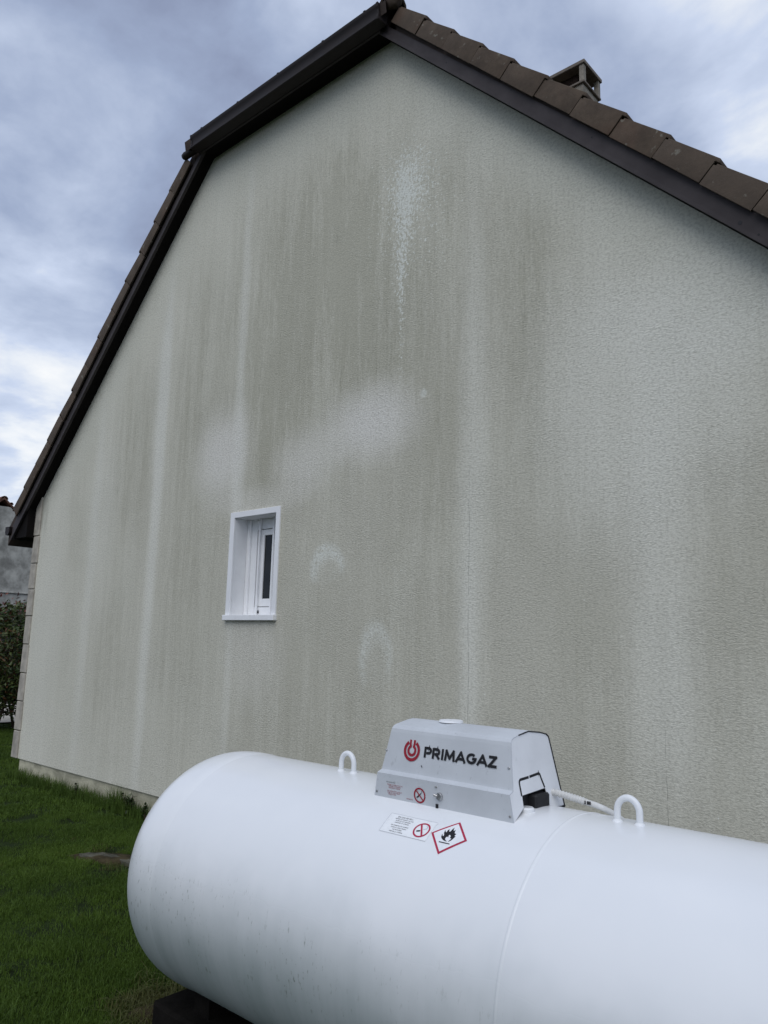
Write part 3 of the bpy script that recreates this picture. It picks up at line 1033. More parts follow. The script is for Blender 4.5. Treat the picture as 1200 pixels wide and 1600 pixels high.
def head_profile(sign, x0):
    out = []
    rr, dep, nn = R0 + .0035, 0.345, 2.6
    x1 = x0 + sign * .05
    out.append((x0 - sign * .012, R0 - .0008))
    out.append((x0 + sign * .004, R0 + .0012))
    out.append((x0 + sign * .022, rr))
    for i in range(41):
        th = i / 40 * math.pi / 2
        out.append((x1 + sign * dep * math.sin(th) ** (2 / nn), rr * max(math.cos(th), 0) ** (2 / nn) if i < 40 else 0.0))
    return out


SEAMS = (-1.243,)
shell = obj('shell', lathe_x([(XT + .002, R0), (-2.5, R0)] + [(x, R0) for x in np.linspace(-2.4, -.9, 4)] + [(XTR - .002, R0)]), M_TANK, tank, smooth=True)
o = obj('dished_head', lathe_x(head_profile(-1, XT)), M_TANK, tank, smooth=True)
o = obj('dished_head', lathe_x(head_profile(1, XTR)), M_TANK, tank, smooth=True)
for x in SEAMS:
    pr = [(x - .007, R0 - .0006), (x - .005, R0 + .0003), (x - .0025, R0 + .0012), (x, R0 + .0015), (x + .0025, R0 + .0012), (x + .005, R0 + .0003), (x + .007, R0 - .0006)]
    obj('weld_seam', lathe_x(pr, 160), M_TANK, tank, smooth=True)


def lug(x0, y0=AY):
    pts = []
    zt = AZ + R0
    hw, hh = .036, .073
    for i in range(25):
        a = math.pi * i / 24
        pts.append((x0 - hw * math.cos(a), y0, zt + hh - hw * 1.15 + hw * 1.15 * math.sin(a)))
    pts = [(x0 - hw, y0, zt - .012), (x0 - hw, y0, zt + .012)] + pts + [(x0 + hw, y0, zt + .012), (x0 + hw, y0, zt - .012)]
    bm = bmesh.new()
    add_tube(bm, pts, .0105, 14)
    for sx in (-1, 1):       # weld fillets at the feet
        add_tube(bm, [(x0 + sx * hw, y0, zt - .006), (x0 + sx * hw, y0, zt + .002), (x0 + sx * hw, y0, zt + .007)], [.019, .016, .0105], 12)
    return bm


for x in (-2.293, -1.083):
    o = obj('lifting_lug', lug(x), M_TANK, tank, smooth=True)
# saddle feet under the tank
for x in (-2.86, -.52):
    bm = bmesh.new()
    yy = [AY - .24 + .48 * i / 16 for i in range(17)]
    pts = [(y, AZ - math.sqrt(R0 ** 2 - (y - AY) ** 2) + .006) for y in yy] + [(AY + .24, -1.551), (AY - .24, -1.551)]
    add_prism(bm, pts, 'x', x - .05, x + .05)
    obj('foot', bm, M_CONC, tank)


# ---- valve hood
hood_col = M_HOOD
HX0, HX1 = -1.990, -1.390
prof_h = [(2.204, -.562), (2.2005, -.474), (2.2235, -.4645), (2.246, -.330), (2.249, -.318), (2.256, -.309), (2.266, -.305),
          (2.300, -.2975), (2.340, -.290), (2.365, -.288), (2.390, -.290), (2.440, -.297), (2.474, -.304), (2.486, -.309), (2.492, -.320), (2.512, -.430), (2.535, -.562)]
def taper(z): return .040 * (z + .562) / .25

bm = bmesh.new()
rows = []
for y, z in prof_h:
    t = taper(z)
    rows.append([bm.verts.new((HX0 + t + (HX1 - HX0 - 2 * t) * k / 6, y, z)) for k in range(7)])
for a, b_ in zip(rows[:-1], rows[1:]):
    for k in range(6):
        bm.faces.new((a[k], a[k + 1], b_[k + 1], b_[k]))
hood = obj('valve_hood', bm, M_HOOD, tank)
sol = hood.modifiers.new('sheet', 'SOLIDIFY')
sol.thickness = 0.0025
sol.offset = -1

def end_panel(xb, sgn, cut):
    out = [(2.206, -.560)] + [(y + (.0012 if y < 2.36 else -.0012), z - .0015) for y, z in prof_h[1:-1]]
    if cut:
        out += [(2.531, -.548), (2.440, -.540), (2.424, -.478), (2.274, -.485), (2.274, -.522), (2.212, -.556)]
    else:
        out += [(2.533, -.560)]
        out += [(y, AZ + math.sqrt(R0 ** 2 - (y - AY) ** 2) + .004) for y in (2.50, 2.45, 2.40, 2.35, 2.30, 2.25)]
    bm = bmesh.new()
    va = [bm.verts.new((xb - sgn * (taper(z) + .0035), y, z)) for y, z in out]
    vb_ = [bm.verts.new((xb - sgn * (taper(z) + .0060), y, z)) for y, z in out]
    bm.faces.new(va)
    bm.faces.new(vb_[::-1])
    for i in range(len(out)):
        j = (i + 1) % len(out)
        bm.faces.new((va[i], vb_[i], vb_[j], va[j]))
    bm.normal_update()
    bmesh.ops.triangulate(bm, faces=[f for f in bm.faces if len(f.verts) > 4], ngon_method='EAR_CLIP')
    return bm
obj('end_panel', end_panel(HX1 + .0025, 1, True), M_HOODEND, hood)
obj('end_panel', end_panel(HX0 - .0025, -1, False), M_HOODEND, hood)

def on_end(y, z, off=.0006):
    return (HX1 - taper(z) - .0010 + off, y, z)
# knock-out slot cut in the end panel
def ribbon(points, wdt, place, thick=.0008):
    """flat closed strip following 2-D points"""
    bm = bmesh.new()
    ps = [Vector(p) for p in points]
    L, Rr = [], []
    for i, p in enumerate(ps):
        a = (ps[i] - ps[i - 1]).normalized() if i > 0 else (ps[1] - ps[0]).normalized()
        b_ = (ps[i + 1] - ps[i]).normalized() if i < len(ps) - 1 else a
        t = (a + b_).normalized()
        nrm = Vector((-t.y, t.x))
        k = wdt / 2 / max(.35, nrm.dot(Vector((-a.y, a.x))))
        L.append(p + nrm * k)
        Rr.append(p - nrm * k)
    va = [bm.verts.new(place(*q)) for q in L]
    vb_ = [bm.verts.new(place(*q)) for q in Rr]
    for i in range(len(ps) - 1):
        bm.faces.new((va[i], va[i + 1], vb_[i + 1], vb_[i]))
    return bm

def arc_pts(cx, cy, r, a0, a1, k=8):
    return [(cx + r * math.cos(a0 + (a1 - a0) * i / k), cy + r * math.sin(a0 + (a1 - a0) * i / k)) for i in range(k + 1)]

sl = [(2.271, -.486), (2.267, -.449)] + arc_pts(2.277, -.446, .010, math.pi, math.pi / 2, 5) + [(2.328, -.4335)]
obj('slot', ribbon(sl, .0082, on_end), M_RUBBER, hood)
sl = [(2.3335, -.433), (2.392, -.4285)] + arc_pts(2.392, -.4395, .011, math.pi / 2, 0, 5) + [(2.4205, -.476)]
obj('slot', ribbon(sl, .0082, on_end), M_RUBBER, hood)
# dark edging along the back edge of the panel, bottom seal of the front
bm = bmesh.new()
add_tube(bm, [on_end(y, z, .001) for y, z in [(2.300, -.2985), (2.365, -.290), (2.440, -.298), (2.478, -.306)]], .0022, 6)
add_tube(bm, [on_end(y, z, .001) for y, z in [(2.478, -.306), (2.490, -.314), (2.4935, -.325), (2.512, -.430), (2.534, -.550)]], .0028, 6)
add_tube(bm, [on_end(y, z, .001) for y, z in [(2.534, -.549), (2.500, -.552), (2.440, -.544)]], .0042, 6)
obj('edge_trim', bm, M_RUBBER, hood)
obj('seal', tube_bm([(HX0 + .002, 2.2035, -.5635), (HX1 - .002, 2.2035, -.5635)], .0042, 8), M_RUBBER, hood)
# boxes coloured black for the shaded interior, seen through the cut-out
bm = bmesh.new()
add_box(bm, HX1 - .30, HX1 - .028, 2.262, 2.50, AZ + R0 - .05, -.40, bevel=.01)
add_box(bm, HX1 - .055, HX1 + .004, 2.335, 2.425, AZ + R0 - .004, -.490, bevel=.006)
obj('dark_interior', bm, M_RUBBER, hood)
o = obj('valve_cap', tube_bm([(HX1 - .012, 2.300, AZ + R0 - .02), (HX1 - .012, 2.300, -.528), (HX1 - .012, 2.300, -.523)], [.026, .026, .021], 16), M_TANK, hood)
shade_auto(o, 40)
# round cap on top
bm = bmesh.new()
bmesh.ops.create_cone(bm, cap_ends=True, segments=32, radius1=.046, radius2=.043, depth=.007)
for v in bm.verts:
    v.co += Vector((-1.768, 2.372, -.2845))
o = obj('top_cap', bm, M_HOODEND, hood)

# coordinates on the two front faces (u along the hood from its right end, v up)
fu0 = Vector((HX1, 2.2225, -.461)); fu1 = Vector((HX1, 2.247, -.325))
fe = (fu1 - fu0).normalized()
fn = Vector((0, -fe.z, fe.y)).normalized()
if fn.y > 0: fn = -fn
def on_upper(u, v, off=.0012):
    return fu0 + Vector((u, 0, 0)) + fe * v + fn * off
fl0 = Vector((HX1, 2.204, -.562)); fl1 = Vector((HX1, 2.2002, -.482))
ge = (fl1 - fl0).normalized()
gn = Vector((0, -1, -.04))
def on_lower(u, v, off=.0012):
    return fl0 + Vector((u, 0, 0)) + ge * v + gn * off


def fill(outline, place, parent, name, mat, holes=None):
    bm = bmesh.new()
    vs = [bm.verts.new(place(*p)) for p in outline]
    f = bm.faces.new(vs)
    bmesh.ops.triangulate(bm, faces=[f])
    return obj(name, bm, mat, parent)


def join_bms(bms):
    out = bmesh.new()
    for b_ in bms:
        me = bpy.data.meshes.new('t')
        b_.to_mesh(me)
        b_.free()
        out.from_mesh(me)
        bpy.data.meshes.remove(me)
    return out


# emblem: a ring open at the top around a smaller keyhole ring whose two arms rise between its ends
ec = (-0.4515, 0.0755)
def eplace(a, b_): return on_upper(ec[0] + a, ec[1] + b_)
g0 = math.radians(122)
parts = [ribbon(arc_pts(0, 0, .0320, g0, g0 + math.radians(296), 48), .0110, eplace)]
gi = math.radians(118)
parts.append(ribbon([(-.0088, .0375), (-.0086, .0215)] + arc_pts(0, .000, .0160, gi, gi + math.radians(304), 36)[0:] + [(.0086, .0215), (.0088, .0375)], .0096, eplace))
obj('emblem', join_bms(parts), M_RED, hood)
obj('emblem_arm', join_bms([ribbon([(-.0028, .0375), (-.0028, .021)], .0022, eplace), ribbon([(.0028, .0375), (.0028, .021)], .0022, eplace)]), M_HOODEND, hood)

# lettering
def letters(text, u0, v0, width, height, st, place):
    hgt = height
    gl = {
        'P': (0.72, [[(0, 0), (0, 1)], [(0, 1), (.42, 1)] + arc_pts(.42, .71, .29, math.pi / 2, -math.pi / 2, 10) + [(.16, .42)]]),
        'R': (0.74, [[(0, 0), (0, 1)], [(0, 1), (.42, 1)] + arc_pts(.42, .71, .29, math.pi / 2, -math.pi / 2, 10) + [(.16, .42)], [(.36, .42), (.70, 0)]]),
        'I': (0.16, [[(.08, 0), (.08, 1)]]),
        'M': (1.0, [[(0, 0), (.08, 1)], [(.08, 1), (.50, .18)], [(.50, .18), (.92, 1)], [(.92, 1), (1.0, 0)]]),
        'A': (0.95, [[(0, 0), (.475, 1)], [(.475, 1), (.95, 0)], [(.24, .28), (.71, .28)]]),
        'G': (0.92, [arc_pts(.48, .5, .46, math.radians(48), math.radians(360), 24) + [(.56, .5)]]),
        'Z': (0.76, [[(.04, 1), (.70, 1)], [(.70, 1), (.02, 0)], [(.0, 0), (.74, 0)]]),
    }
    total_w = sum(gl[c][0] for c in text)
    gap = .30
    sc = width / (total_w + gap * (len(text) - 1))
    bms = []
    x = u0
    for i, c in enumerate(text):
        wd, sts = gl[c]
        for q, s_ in enumerate(sts):
            # strokes drawn to cap height inside half a stroke margin
            pts = [(x + p[0] * sc, v0 + st / 2 + p[1] * (hgt - st)) for p in s_]
            if len(pts) == 2 and c in 'PRIMAZ':
                a, b_ = Vector(pts[0]), Vector(pts[1])
                t = (b_ - a).normalized() * st * .45
                pts = [tuple(a - t), tuple(b_ + t)]
            lay = .0012 + .00012 * ((i * 4 + q) % 8)
            bms.append(ribbon(pts, st, lambda a_, b__, l=lay: place(a_, b__, l)))
        x += (wd + gap) * sc
    return join_bms(bms)

obj('lettering', letters('PRIMAGAZ', -.390, .0575, .302, .0385, .0092, on_upper), M_BLACK, hood)


def text_mesh(body, size, place, parent, name, mat, align='LEFT'):
    cu = bpy.data.curves.new('t', 'FONT')
    cu.body = body
    cu.size = size
    cu.align_x = align
    cu.resolution_u = 2
    cu.space_line = 1.0
    ob = bpy.data.objects.new('t', cu)
    COL.objects.link(ob)
    bpy.context.view_layer.update()
    me = bpy.data.meshes.new_from_object(ob)
    bpy.data.objects.remove(ob)
    bpy.data.curves.remove(cu)
    bm = bmesh.new()
    bm.from_mesh(me)
    bpy.data.meshes.remove(me)
    for v in bm.verts:
        v.co = Vector(place(v.co.x, v.co.y))
    return obj(name, bm, mat, parent)


def nosmoke(place, r, parent, red, black, tilt=0):
    ring = ribbon(arc_pts(0, 0, r * .88, 0, 2 * math.pi, 40), r * .20, place)
    obj('prohibition_ring', ring, red, parent)
    k = .74
    bar = ribbon([(-r * k * .72, r * k * .72), (0, 0), (r * k * .72, -r * k * .72)], r * .17, lambda a, b_: place(a, b_, .0016))
    obj('prohibition_bar', bar, red, parent)
    cig = join_bms([ribbon([(-r * .48, -r * .34), (-r * .1, -r * .02)], r * .17, place), ribbon([(r * .02, r * .08), (r * .32, r * .34)], r * .10, place),
                    ribbon([(r * .30, r * .42), (r * .42, r * .52), (r * .30, r * .62)], r * .05, place)])
    obj('cigarette', cig, black, parent)

nosmoke(lambda a, b_, off=.0013: on_lower(-.385 + a, .0335 + b_, off), .0265, hood, M_RED, M_BLACK)
text_mesh('EN CAS DE FEU', .0062, lambda a, b_: on_lower(-.540 + a, .058 + b_), hood, 'small_print', M_BLACK)
text_mesh('FERMER LE ROBINET DE GAZ\n    APPELER LES POMPIERS\n    ARROSER LA CITERNE\n\nEN L\'ABSENCE DU LIVREUR\nTENIR LE CAPOT FERME\n   NE PAS FUMER', .0056, lambda a, b_: on_lower(-.536 + a, .050 + b_), hood, 'small_print', M_RED)
text_mesh('PRIMAGAZ', .006, lambda a, b_: on_lower(-.445 + a, .012 + b_), hood, 'small_print', M_RED)

# lock, screws, notch
bm = bmesh.new()
add_tube(bm, [on_lower(-.296, .0435, o_) for o_ in (-.002, .006, .009)], [.013, .013, .011], 20)
o = obj('lock', bm, M_STEEL, hood); shade_auto(o, 40)
o = obj('lock_tab', tube_bm([on_lower(-.300, .0435, .010), on_lower(-.312, .047, .012)], [.0045, .006], 10), M_STEEL, hood)
obj('notch', box_bm(HX1 - .313, HX1 - .303, 2.2005, 2.2035, -.566, -.546), M_RUBBER, hood)
for fn_, u, v in ((on_upper, -.572, .065), (on_lower, -.588, .020), (on_upper, -.038, .065), (on_lower, -.014, .022), (on_lower, -.312, .072)):
    bm = bmesh.new()
    p = [fn_(u, v, o_) for o_ in (-.001, .0022, .0032)]
    add_tube(bm, p, [.0042, .0042, .0028], 10)
    obj('screw', bm, M_STEEL, hood)
# dark cross scratch under the emblem
obj('scratch', ribbon([(-.4010, .0300), (-.3955, .0235)], .0032, on_upper), M_RUBBER, hood)


# ---- labels on the tank skin
def on_tank(x, a, off=.0011):
    """a: arc angle in metres along the skin from the crown towards the viewer"""
    th = -a / R0
    return (x, AY + (R0 + off) * math.sin(th), AZ + (R0 + off) * math.cos(th))

def skin(bm2d, off, parent, name, mat):
    """bend a flat drawing (x, arc) onto the skin after cutting it fine enough"""
    for a in np.arange(.20, .40, .006):
        bmesh.ops.bisect_plane(bm2d, geom=list(bm2d.verts) + list(bm2d.edges) + list(bm2d.faces), dist=1e-6, plane_co=(0, float(a), 0), plane_no=(0, 1, 0))
    for v in bm2d.verts:
        v.co = Vector(on_tank(v.co.x, v.co.y, off))
    return obj(name, bm2d, mat, parent)

def poly2d(pts):
    bm = bmesh.new()
    f = bm.faces.new([bm.verts.new((p[0], p[1], 0)) for p in pts])
    f.normal_update()
    bmesh.ops.triangulate(bm, faces=[f], ngon_method='EAR_CLIP')
    return bm

rad = math.radians
a_c = rad(33.25) * R0
hx, ha = .0715, .0712
lc = -1.5655
dia = lambda k: [(lc - hx * k, a_c), (lc, a_c - ha * k), (lc + hx * k, a_c), (lc, a_c + ha * k)]
lab = skin(poly2d(dia(1.0)), .0008, tank, 'hazard_label', M_PINK)
skin(poly2d(dia(.86)), .0014, lab, 'label_field', M_STICK)
# flame over a bar, drawn in (x, arc) on the skin
fl = [(-1.5593, 0.3108), (-1.5671, 0.311), (-1.5768, 0.3084), (-1.587, 0.3024), (-1.5914, 0.2972), (-1.5932, 0.2898), (-1.5946, 0.2847), (-1.588, 0.2928), (-1.5841, 0.2939), (-1.5854, 0.2878), (-1.591, 0.2801), (-1.5924, 0.273), (-1.5922, 0.268), (-1.5879, 0.2745), (-1.5833, 0.277), (-1.5841, 0.2708), (-1.5835, 0.2649), (-1.5789, 0.261), (-1.5783, 0.2674), (-1.5755, 0.2712), (-1.5717, 0.2686), (-1.5709, 0.2584), (-1.5678, 0.2488), (-1.5655, 0.2593), (-1.5618, 0.2641), (-1.5593, 0.2615), (-1.5581, 0.2569), (-1.5551, 0.268), (-1.5528, 0.2726), (-1.5448, 0.2742), (-1.5472, 0.2793), (-1.5461, 0.2841), (-1.5415, 0.2843), (-1.544, 0.2921), (-1.5461, 0.2989), (-1.5506, 0.3069), (-1.556, 0.3109), (-1.5536, 0.3036), (-1.5508, 0.2959), (-1.5548, 0.2956), (-1.5581, 0.2943), (-1.5587, 0.2874), (-1.5653, 0.2826), (-1.5679, 0.2854), (-1.5649, 0.2947), (-1.57, 0.2917), (-1.5729, 0.2953), (-1.5728, 0.3015), (-1.5674, 0.307)]
skin(poly2d(fl), .0020, lab, 'flame', M_BLACK)
skin(poly2d([(-1.5879, 0.3160), (-1.5458, 0.3158), (-1.5449, 0.3192), (-1.5868, 0.3200)]), .0020, lab, 'ground_line', M_BLACK)
# rectangular notice
sa, sb = rad(28.0) * R0, rad(37.6) * R0
n0, n1 = -1.842, -1.640
note = skin(poly2d([(n0, sa), (n1, sa), (n1 + .002, sb), (n0 + .004, sb)]), .0008, tank, 'notice_label', M_NOTE)
bms = [ribbon([(n0, sa, ), (n1, sa)], .0012, lambda a, b_: (a, b_, 0)), ribbon([(n0 + .004, sb), (n1 + .002, sb)], .0012, lambda a, b_: (a, b_, 0)),
       ribbon([(n0, sa), (n0 + .004, sb)], .0012, lambda a, b_: (a, b_, 0))]
skin(join_bms(bms), .0012, note, 'label_border', M_STICKLINE)
def nplace(a, b_, off=0):
    return (-1.678 + a, (sa + sb) / 2 + .003 - b_, 0)
ring = ribbon(arc_pts(0, 0, .0285, 0, 2 * math.pi, 48), .006, nplace)
skin(ring, .0016, note, 'prohibition_ring', M_PINK)
skin(ribbon([(-.014, .022), (.014, -.022)], .0062, nplace), .0019, note, 'prohibition_bar', M_PINK)
skin(ribbon([(-.0165, -.0085), (-.003, -.0045)], .006, nplace), .0017, note, 'cigarette', M_BLACK)
skin(ribbon([(.004, .004), (.0155, .008), (.0155, .016), (.009, .020)], .0018, nplace), .0017, note, 'cigarette', M_STICKLINE)
cu_lines = [('EN CAS DE FEU :', .0095), ('FERMER LE ROBINET DE GAZ', .0062), ('ALERTER LES POMPIERS', .0062), ('ARROSER LA CITERNE', .0062), ('EN L\'ABSENCE DU LIVREUR', .0062), ('TENIR LE CAPOT FERME', .0062), ('NE PAS FUMER', .0062), ('PRES DE LA CITERNE', .0062)]
yy = sa + .014
for i, (tx, sz) in enumerate(cu_lines):
    cu = bpy.data.curves.new('t', 'FONT'); cu.body = tx; cu.size = sz; cu.align_x = 'CENTER'; cu.resolution_u = 2
    ob = bpy.data.objects.new('t', cu); COL.objects.link(ob); bpy.context.view_layer.update()
    me = bpy.data.meshes.new_from_object(ob); bpy.data.objects.remove(ob); bpy.data.curves.remove(cu)
    bm = bmesh.new(); bm.from_mesh(me); bpy.data.meshes.remove(me)
    for v in bm.verts:
        v.co = Vector((-1.770 + v.co.x, yy - v.co.y, 0))
    skin(bm, .0014, note, 'small_print', M_BLACK)
    yy += .0085 + (.004 if i == 3 else 0)

# ---- concrete blocks under the tank
for x0, x1, lb in ((-3.13, -2.66, 'concrete block coloured black for deep shade under the rounded left end of the white tank'), (-.72, -.25, 'concrete block coloured black for deep shade under the far right end of the white tank')):
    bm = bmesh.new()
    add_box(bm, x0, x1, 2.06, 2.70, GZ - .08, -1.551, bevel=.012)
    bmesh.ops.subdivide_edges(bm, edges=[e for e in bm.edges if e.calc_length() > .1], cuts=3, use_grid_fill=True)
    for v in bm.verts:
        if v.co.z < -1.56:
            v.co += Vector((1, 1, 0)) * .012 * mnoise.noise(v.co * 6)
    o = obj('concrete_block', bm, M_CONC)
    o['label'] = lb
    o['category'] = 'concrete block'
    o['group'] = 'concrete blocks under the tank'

# ---- gas hose
hose = empty('gas_hose', (-1.30, 2.50, -.52), 'off-white ribbed gas hose leaving the hood and dropping behind the tank', 'hose')
def bez(p0, p1, p2, p3, k):
    p0, p1, p2, p3 = map(Vector, (p0, p1, p2, p3))
    return [(p0 * (1 - t) ** 3 + p1 * 3 * t * (1 - t) ** 2 + p2 * 3 * t * t * (1 - t) + p3 * t ** 3) for t in [i / k for i in range(k + 1)]]
ph = bez((-1.450, 2.455, -.492), (-1.38, 2.475, -.497), (-1.345, 2.49, -.507), (-1.292, 2.495, -.516), 60)
rd = [(.0128 if i % 4 < 2 else .0102) for i in range(61)]
o = obj('ribbed_sleeve', tube_bm(ph, rd, 14), M_HOSE, hose, smooth=True)
ps = bez((-1.296, 2.495, -.516), (-1.225, 2.51, -.527), (-1.205, 2.56, -.552), (-1.165, 2.66, -.640), 24) + bez((-1.16, 2.668, -.648), (-1.12, 2.75, -.72), (-1.10, 2.93, -.95), (-1.10, 2.96, GZ - .02), 24)
o = obj('smooth_hose', tube_bm(ps, .0098, 14), M_HOSE, hose, smooth=True)
for i, dx in enumerate((-1.290, -1.281, -1.273)):
    bm = bmesh.new()
    add_box(bm, dx, dx + (.003, .006, .0045)[i], 2.4838, 2.4868, -.522, -.511)
    obj('print_mark', bm, M_BLACK, hose)

# ------------------------------------------------------------------ neighbour's house, shrubs
nb = empty('neighbour_house', (-29, 11.35, GZ), 'distant grey rendered gable with a red clay tile verge beside the dark eaves', 'house')
NX, NY, NZ = -29.0, 11.38, 4.80
def nzs(y): return NZ - abs(y - NY) * .86
pts = []
for y in np.linspace(NY - 5.5, NY + 5.5, 45):
    z = nzs(y)
    if abs(y - NY) < .55:
        z = NZ - .30 - .172 * ((y - NY) / .55) ** 2 * 1.0
        z = min(z, nzs(y) + .0) if abs(y - NY) > .35 else NZ - .24
    pts.append((y, z))
pts = [(NY - 5.5, GZ)] + pts + [(NY + 5.5, GZ)]
obj('wall', prism_bm(pts, 'x', NX - 9, NX), M_NBWALL, nb)
obj('string_course', box_bm(NX + .001, NX + .06, NY - 5.5, NY + 5.5, 1.41, 1.46, bevel=.01), M_NBWALL, nb)
nroof = obj('roof', prism_bm([(NY - 5.9, nzs(NY - 5.9) + .04), (NY, NZ + .02), (NY + 5.9, nzs(NY + 5.9) + .04), (NY + 5.9, nzs(NY + 5.9) + .12), (NY, NZ + .10), (NY - 5.9, nzs(NY - 5.9) + .12)], 'x', NX - 9.1, NX + .02), M_NBTILE, nb)
# verge tiles on the visible gable, one after another down both slopes
vt_proto = None
for sgn in (1, -1):
    for k in range(27):
        u = .26 + k * .19
        y = NY + sgn * u
        z = nzs(y) + .085
        if vt_proto is None:
            vt_proto = obj('verge_tile', barrel((-.55, 0, 0), (.03, 0, 0), .08, flare=1.0), M_NBTILE, nroof, lift=False)
            vt_proto.location = (NX, y, z + H)
        else:
            copy_piece(vt_proto, nroof, (NX, y, z + H + .012 * (k % 2)))
for k in range(6):
    o = obj('ridge_tile', barrel((NX + .04 - k * .42, NY, NZ + .02), (NX - .32 - k * .42, NY, NZ + .02), .12, flare=1.05), M_NBTILE, nroof)
# lean-to wall top in front, dark
o = obj('boundary_wall', box_bm(-26.2, -26.0, 3, 22, GZ, .72), M_GASKET)
o['label'] = 'low dark boundary wall top showing just above the red-tipped shrub'
o['category'] = 'wall'


def leaves_bm(n_l, box, size, seed, shape=None, up=.2):
    r = random.Random(seed)
    bm = bmesh.new()
    (x0, x1), (y0, y1), (z0, z1) = box
    made = 0
    while made < n_l:
        p = Vector((r.uniform(x0, x1), r.uniform(y0, y1), r.uniform(z0, z1)))
        if shape and not shape(p, r):
            continue
        made += 1
        d = Vector((r.gauss(0, 1), r.gauss(0, 1), r.gauss(0, .7) + up)).normalized()
        s = d.orthogonal().normalized()
        s = (Matrix.Rotation(r.uniform(0, 6.28), 3, d) @ s)
        L = size * r.uniform(.7, 1.3)
        wv = s * L * .22
        mid = p + d * L * .5 + s.cross(d) * L * .06
        a = bm.verts.new(p); b_ = bm.verts.new(mid + wv); c = bm.verts.new(p + d * L); e = bm.verts.new(mid - wv)
        bm.faces.new((a, b_, c, e))
    return bm

def crown(c, rx, ry, rz, thr):
    def f(p, r):
        q = Vector(((p.x - c[0]) / rx, (p.y - c[1]) / ry, (p.z - c[2]) / rz))
        k = q.length + .28 * mnoise.noise(p * 1.9) + .18 * mnoise.noise(p * 5.0)
        return k < 1 and (k > .45 or r.random() < .3) and mnoise.noise(p * 3.1 + Vector((9, 2, 4))) > thr
    return f

shr_spots = [(-14.6, 3.9, 'tall red-tipped evergreen shrub at the outer end of the hedge row'),
             (-14.5, 6.15, 'tall red-tipped evergreen shrub seen beside the pale corner stones of the house'),
             (-14.4, 8.4, 'tall red-tipped evergreen shrub hidden mostly behind the house corner')]
for i, (x, y, lb) in enumerate(shr_spots):
    sh = empty('shrub', (x, y, GZ), lb, 'shrub', 'red-tipped shrubs beyond the lawn')
    c = (x, y, GZ + 1.25)
    bx = ((x - .9, x + .9), (y - 1.35, y + 1.35), (GZ + .22, GZ + 2.25))
    o = obj('foliage', leaves_bm(15000, bx, .085, 70 + i, crown(c, .85, 1.35, 1.12, -.38)), M_LEAF, sh, kind='stuff')
    o = obj('bronze_foliage', leaves_bm(3200, bx, .085, 80 + i, crown(c, .87, 1.36, 1.12, -.1)), M_LEAFBRN, sh, kind='stuff')
    bt = ((x - .7, x + .7), (y - 1.2, y + 1.2), (GZ + 1.75, GZ + 2.40))
    o = obj('red_shoots', leaves_bm(190, bt, .075, 90 + i, crown((x, y, GZ + 1.3), .85, 1.35, 1.22, -.1), up=.9), M_LEAFRED, sh, kind='stuff')
    for k in range(7):
        r = random.Random(200 + 10 * i + k)
        a = r.uniform(0, 6.28)
        q = [(x + r.uniform(-.15, .15), y + r.uniform(-.3, .3), GZ - .02)]
        for s_ in (.5, 1.0, 1.6, 2.0):
            q.append((q[0][0] + math.cos(a) * .28 * s_, q[0][1] + math.sin(a) * .45 * s_, GZ + .95 * s_))
        obj('stem', tube_bm(q, [.028, .022, .016, .011, .005], 6), M_STEM, sh)

# weeds at the foot of the wall
def weed(x, y, hgt, n_s, seed, lb, size):
    wd = empty('weed', (x, y, GZ), lb, 'weed', 'weeds along the plinth')
    r = random.Random(seed)
    for k in range(n_s):
        a = r.uniform(0, 6.28)
        lean = r.uniform(.1, .45)
        tip = Vector((x + math.cos(a) * hgt * lean, y + math.sin(a) * hgt * lean * .6 - .02, GZ + hgt * r.uniform(.7, 1.0)))
        base = Vector((x + r.uniform(-.01, .01), y + r.uniform(-.01, .01), GZ))
        mid = (base + tip) / 2 + Vector((0, 0, .03))
        obj('stem', tube_bm([base, mid, tip], [.004, .003, .002], 5), M_STEM, wd)
        bm = bmesh.new()
        for q in range(9):
            t = .25 + .75 * q / 8
            p = base.lerp(tip, t) + Vector((0, 0, .03 * (1 - abs(2 * t - 1))))
            d = Vector((r.gauss(0, 1), r.gauss(0, .6) - .3, r.gauss(.2, .4))).normalized()
            s = d.cross(Vector((0, 0, 1))).normalized()
            L = size * r.uniform(.7, 1.2)
            vs = [p, p + d * L * .35 + s * L * .30, p + d * L * .75 + s * L * .22, p + d * L, p + d * L * .75 - s * L * .22, p + d * L * .35 - s * L * .30]
            bm.faces.new([bm.verts.new(v) for v in vs])
        obj('leaves', bm, M_WEED, wd, kind='stuff')

weed(-7.00, D - .07, .21, 7, 5, 'dark broad-leaved weed against the plinth near the tank end', .050)
weed(-8.05, D - .05, .17, 4, 6, 'small dark weed halfway along the visible plinth', .035)
weed(-6.72, D - .06, .15, 4, 9, 'low weed by the plinth half hidden by the tank end', .04)


